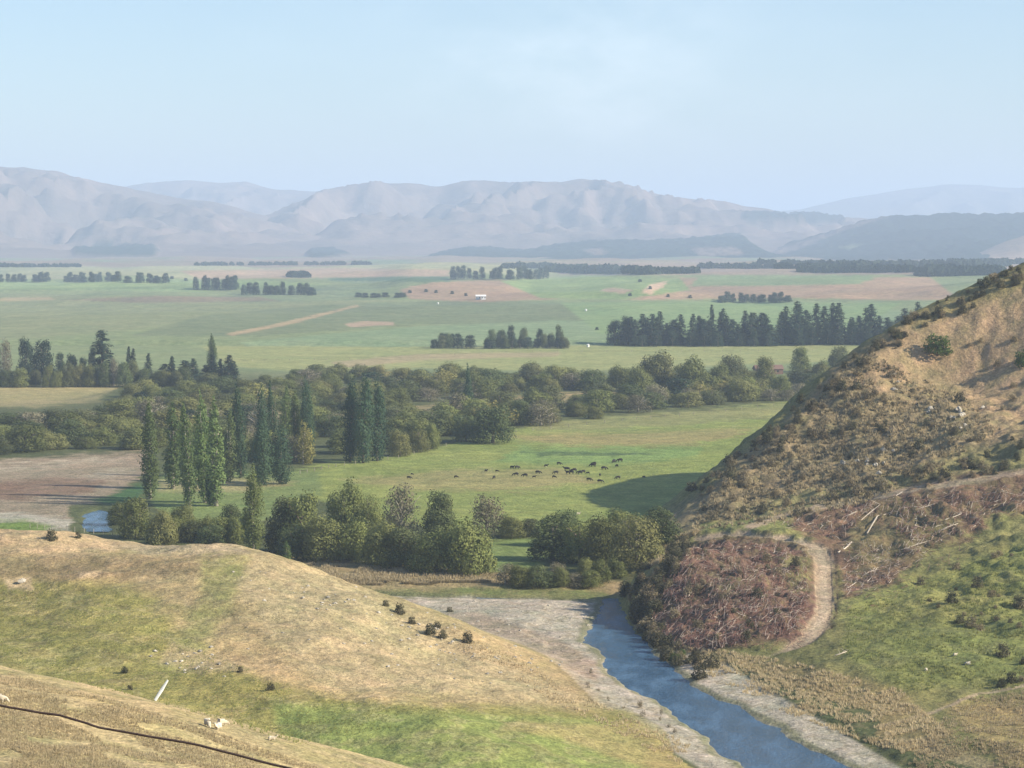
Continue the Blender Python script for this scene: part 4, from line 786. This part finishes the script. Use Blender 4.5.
cw = [(409,479,.9),(412,475,.6),(456,478,.8),(486,472,.8),(497,472,.7),(494,479,1),(512,469,1),(517,469,1.1),(516,476,1.1),(525,477,1.1),(538,474,1.1),(534,478,.7),(546,467,.8),(559,465,1),(556,474,1),(554,478,.8),(567,471,1.3),(571,474,1.2),(574,472,1.2),(580,474,1.1),(583,473,1),(588,474,.7),(593,467,1.4),(594,465,1),(589,481,1),(600,483,1.1),(600,476,.8),(604,470,1.2),(614,463,1.3),(620,462,1.2),(617,467,.9),(618,479,1),(644,478,.7),(568,474,1)]
for x, y, s in cw: animal(random.choice(COWS[:1] * 2 + COWS), 'cow', x, y, random.choice([0, math.pi]) + random.gauss(0, .6), 'black cow out on the green paddock', 'cow', 'black cattle grazing the paddock', min(1.2, s) * .86)
animal(SHEEP[0], 'sheep', 208, 727, -1.2, 'cream sheep at the left of the three on the near slope', 'sheep', None, 1.15); animal(SHEEP[1], 'sheep', 218, 730, -1.9, 'cream sheep facing the camera, middle of the three', 'sheep', None, 1.1)
animal(SHEEP[0], 'sheep', 222, 726, .6, 'cream sheep behind the middle one on the near slope', 'sheep', None, 1.1); animal(SHEEP[1], 'sheep', 272, 741, .1, 'sheep lying low at the edge of the near slope', 'sheep', None, .8)
animal(SHEEP[0], 'sheep', -1, 703, 0, 'cream sheep cut off by the left picture edge', 'sheep', None, 1.3)
animal(SHEEP[1], 'sheep', 955, 656, .4, 'white sheep left of the grey stump on the green slope', 'sheep', None, .9); animal(SHEEP[0], 'sheep', 926, 671, 1.6, 'white sheep low on the green slope above the rough grass', 'sheep', None, .9)
animal(SHEEP[0], 'sheep', 570, 517, .3, 'white sheep at the paddock edge, left of two', 'sheep', None, 1.2); animal(SHEEP[1], 'sheep', 578, 515, .1, 'white sheep at the paddock edge, right of two', 'sheep', None, 1.2)
rock(968, 664, .8, 'grey boulder on the green slope right of the white sheep')
rock(22, 582, .9, 'pale slab of rock in the grass of the spur at left'); 

# ------------------------------------------------------------------ fences, plank, buildings
def fence(pts, n, label, hgt=1.2, ymin=100, rad=.06, mt='wood'):
    P3 = []
    for k in range(n):
        t = k / (n - 1) * (len(pts) - 1); i = min(int(t), len(pts) - 2); u = t - i; q_ = hit(pts[i][0] * (1 - u) + pts[i + 1][0] * u, pts[i][1] * (1 - u) + pts[i + 1][1] * u, ymin)
        if q_: P3.append(q_)
    e = empty('wire_fence', P3[0]); o = P3[0]; b = MB()
    for q_ in P3:
        r_ = (q_[0] - o[0], q_[1] - o[1], q_[2] - o[2]); MB().tube([(r_[0], r_[1], r_[2] - .3), (r_[0], r_[1], r_[2] + hgt)], rad, 6).build('post', M[mt], e)
    for hh in (.45, .8, 1.1): b.tube([(q_[0] - o[0], q_[1] - o[1], q_[2] - o[2] + hh * hgt / 1.2) for q_ in P3], .012, 4)
    b.build('wire', M['wire'], e); tag(e, label, 'fence')
fence([(30,528),(70,531),(122,537)], 12, 'wire fence with pale posts on the spur in front of the blue pool', 1.3, 100, .09, 'palebark')
fence([(300,474),(340,466),(400,458),(442,447),(520,432),(620,421),(700,414),(790,404)], 40, 'long post fence along the far edge of the paddock', 1.2, 640, .11, 'palebark')
fence([(240,361),(330,360),(520,352),(700,352),(830,350)], 30, 'distant fence along the pale terrace', 1.2, 1000, .12)
# white plank
a = hit(155, 701); c = hit(168, 681)
d = Vector(c) - Vector(a); ang = math.atan2(d.y, d.x); b = MB(); Ld = d.length
a3 = P(155.5, 700, a[1]); zz = [hgrid(a[0], a[1]), 0]
e = empty('plank', (a[0], a[1], a[2])); s_ = a[1] / F
b.tube([(0, 0, .1), (6.2 * s_, .4, 10.5 * s_), (12.5 * s_, .6, 20.5 * s_)], [.22, .27, .16], 6); bo = b.build('board', M['white'], e); MB().tube([(0, .1, -.8), (.1, .3, .6)], .12, 6).build('stub', M['wood'], e)
tag(e, 'white weathered plank leaning up at the edge of the near slope', 'plank')
# dark wire with its posts beyond the frame, on the brow in front of the camera
pts = [P(-260,655,12), P(0,705,12), P(60,716,12), P(100,727,12), P(200,746,12), P(290,768,12), P(420,800,12), P(620,838,12)]
pts2 = []; 
for i in range(len(pts) - 1):
    for k in range(6): t = k / 6; w_ = .001 * math.sin((i * 6 + k) * 1.7) + .003 * math.sin((i * 6 + k) * .6); pts2.append(tuple(pts[i][j] * (1 - t) + pts[i + 1][j] * t + (w_ if j == 2 else 0) for j in range(3)))
e = empty('fence_wire', (0, 12, 76)); MB().tube([(p[0], p[1] - 12, p[2] - 76) for p in pts2 + [pts[-1]]], .0062, 6).build('wire', M['wire'], e, smooth=True)
for p in (pts[0], pts[-1]): g_ = hgrid(p[0], p[1]); MB().tube([(p[0], 0, g_ - 76.3), (p[0], 0, p[2] - 76 + .12)], .07, 8).build('post', M['wood'], e)
tag(e, 'dark sagging wire crossing the lower corner before the dry slope', 'wire')
def house(px, py, w, d, h, rot, label, wall='white', roof='iron', ym=1000):
    q_ = hit(px, py, ym); e = empty('farm_building', q_); e.rotation_euler = (0, 0, rot); b = MB(); b.box(-w/2, w/2, -d/2, d/2, -1, h); b.add([(-w/2,-d/2,h),(w/2,-d/2,h),(w/2,d/2,h),(-w/2,d/2,h),(-w/2,0,h+d*.3),(w/2,0,h+d*.3)], [[0,4,3],[1,2,5]]); b.build('wall', M[wall], e)
    r = MB(); o_ = .5
    for s in (-1, 1): r.add([(-w/2-o_, s*(d/2+o_), h-.3*o_), (w/2+o_, s*(d/2+o_), h-.3*o_), (w/2+o_, 0, h+d*.3+.06), (-w/2-o_, 0, h+d*.3+.06), (-w/2-o_, s*(d/2+o_), h-.3*o_+.15), (w/2+o_, s*(d/2+o_), h-.3*o_+.15), (w/2+o_, 0, h+d*.3+.2), (-w/2-o_, 0, h+d*.3+.2)], [[0,1,2,3],[4,7,6,5],[0,4,5,1],[2,6,7,3],[0,3,7,4],[1,5,6,2]])
    r.build('roof', M[roof], e)
    for s in (-.3, .3): MB().box(w*s-.6, w*s+.6, -d/2-.05, -d/2+.05, h*.4, h*.75).build('window', M['glass'], e)
    MB().box(-.5, .5, -d/2-.06, -d/2+.05, 0, 2.0).build('door', M[roof], e); tag(e, label, 'building')
house(478, 299.5, 5, 5, 4, .1, 'small white building on the green plateau, left of two', 'white', 'white'); house(483.5, 299.5, 5, 5, 4, .1, 'small white building on the green plateau, right of two', 'white', 'white')
house(768, 374, 16, 7, 3, .2, 'low dark roofed shed among trees near the steep hill', 'red_iron', 'red_iron', 900)
for px, py, l in [(497,300.5,'x'),]: pass
for px, py, lab in [(438,304,'tiny white trough on the plateau below the brown terrace'),(586,311,'tiny white trough on the green plateau'),(588,347,'tiny white tank right of the mid-plain shelter trees')]:
    q_ = hit(px, py, 1000); e = empty('water_tank', q_); b = MB(); b.tube([(0,0,-.2),(0,0,1.7)], 1.0, 14); b.build('tank', M['white'], e); MB().tube([(0,0,1.7),(0,0,2.1)], [1.35,.3], 14).build('lid', M['white'], e); tag(e, lab, 'tank')

# ------------------------------------------------------------------ light, sky, haze
SUN_EL = math.radians(29.5); SD = Vector((.96, -.26, 0)).normalized()
sun = bpy.data.lights.new('sun', 'SUN'); sun.energy = 5.0; sun.angle = math.radians(.53); sun.color = (1, .905, .73); so = bpy.data.objects.new('sun', sun); COL.objects.link(so)
dirv = Vector((SD.x * math.cos(SUN_EL), SD.y * math.cos(SUN_EL), math.sin(SUN_EL))); so.rotation_euler = dirv.to_track_quat('Z', 'Y').to_euler()
w = bpy.data.worlds.new('World'); SC.world = w; w.use_nodes = True; nt = w.node_tree; bg = nt.nodes['Background']
sk = nt.nodes.new('ShaderNodeTexSky'); sk.sky_type = 'NISHITA'; sk.sun_disc = False; sk.sun_elevation = SUN_EL; sk.sun_rotation = math.atan2(SD.x, SD.y); sk.air_density = 1.0; sk.dust_density = .8; sk.ozone_density = 3.6; sk.altitude = 200
tc = nt.nodes.new('ShaderNodeTexCoord'); CD = Vector(P(560, 70, 1000)) - Vector((0, 0, CZ)); CD.normalize()
def wn_(t, **k):
    n = nt.nodes.new(t)
    for a_, v_ in k.items(): setattr(n, a_, v_)
    return n
def cloud_noise(scale, rot, base, det, lo, hi):
    mp = wn_('ShaderNodeMapping'); mp.inputs['Scale'].default_value = scale; mp.inputs['Rotation'].default_value = rot; nt.links.new(tc.outputs['Generated'], mp.inputs['Vector'])
    ns = wn_('ShaderNodeTexNoise'); ns.inputs['Scale'].default_value = base; ns.inputs['Detail'].default_value = det; ns.inputs['Roughness'].default_value = .55; nt.links.new(mp.outputs[0], ns.inputs['Vector'])
    mr = wn_('ShaderNodeMapRange'); mr.interpolation_type = 'SMOOTHSTEP'; mr.inputs[1].default_value = lo; mr.inputs[2].default_value = hi; nt.links.new(ns.outputs['Fac'], mr.inputs[0]); return mr.outputs[0]
sub = wn_('ShaderNodeVectorMath', operation='SUBTRACT'); nt.links.new(tc.outputs['Generated'], sub.inputs[0]); sub.inputs[1].default_value = CD
scl = wn_('ShaderNodeVectorMath', operation='MULTIPLY'); nt.links.new(sub.outputs[0], scl.inputs[0]); scl.inputs[1].default_value = (11, 11, 17)
ln = wn_('ShaderNodeVectorMath', operation='LENGTH'); nt.links.new(scl.outputs[0], ln.inputs[0])
pm = wn_('ShaderNodeMapRange'); pm.interpolation_type = 'SMOOTHSTEP'; pm.inputs[1].default_value = 1.15; pm.inputs[2].default_value = .1; nt.links.new(ln.outputs['Value'], pm.inputs[0])
c1 = cloud_noise((10, 10, 22), (.3, .7, .5), 1.0, 6, .40, .78); c2 = cloud_noise((3, 3, 8), (0, -.3, 0), 1.5, 5, .42, .8)
m1 = wn_('ShaderNodeMath', operation='MULTIPLY'); nt.links.new(pm.outputs[0], m1.inputs[0]); nt.links.new(c1, m1.inputs[1])
m2 = wn_('ShaderNodeMath', operation='MULTIPLY_ADD'); nt.links.new(c2, m2.inputs[0]); m2.inputs[1].default_value = .25; nt.links.new(m1.outputs[0], m2.inputs[2])
m3 = wn_('ShaderNodeMath', operation='MULTIPLY'); m3.use_clamp = True; nt.links.new(m2.outputs[0], m3.inputs[0]); m3.inputs[1].default_value = .40
mx = nt.nodes.new('ShaderNodeMix'); mx.data_type = 'RGBA'; nt.links.new(m3.outputs[0], mx.inputs[0]); nt.links.new(sk.outputs[0], mx.inputs[6]); mx.inputs[7].default_value = (9.5, 9.7, 9.9, 1); nt.links.new(mx.outputs[2], bg.inputs['Color']); bg.inputs['Strength'].default_value = .097
hm = bpy.data.materials.new('haze_air'); hm.use_nodes = True; hn_ = hm.node_tree; hn_.nodes.remove(hn_.nodes['Principled BSDF']); pv = hn_.nodes.new('ShaderNodeVolumePrincipled')
pv.inputs['Color'].default_value = (.62, .765, 1.0, 1); pv.inputs['Density'].default_value = .98e-4; pv.inputs['Anisotropy'].default_value = .0
hn_.links.new(pv.outputs[0], hn_.nodes['Material Output'].inputs['Volume'])
hb = MB().box(-30000, 30000, -400, 46500, -40, 640).build('haze', hm); tag(hb, 'pale blue haze lying over the plain and mountains', 'haze', None, 'stuff')

SC.view_settings.view_transform = 'Standard'; SC.view_settings.look = 'None'; SC.view_settings.exposure = 0.82; SC.view_settings.gamma = 1.0
SC.cycles.max_bounces = 6; SC.cycles.volume_bounces = 1; SC.cycles.diffuse_bounces = 2; SC.cycles.transparent_max_bounces = 8
SC.cycles.use_denoising = True
from collections import Counter
print(Counter(k for k, _ in TREES))
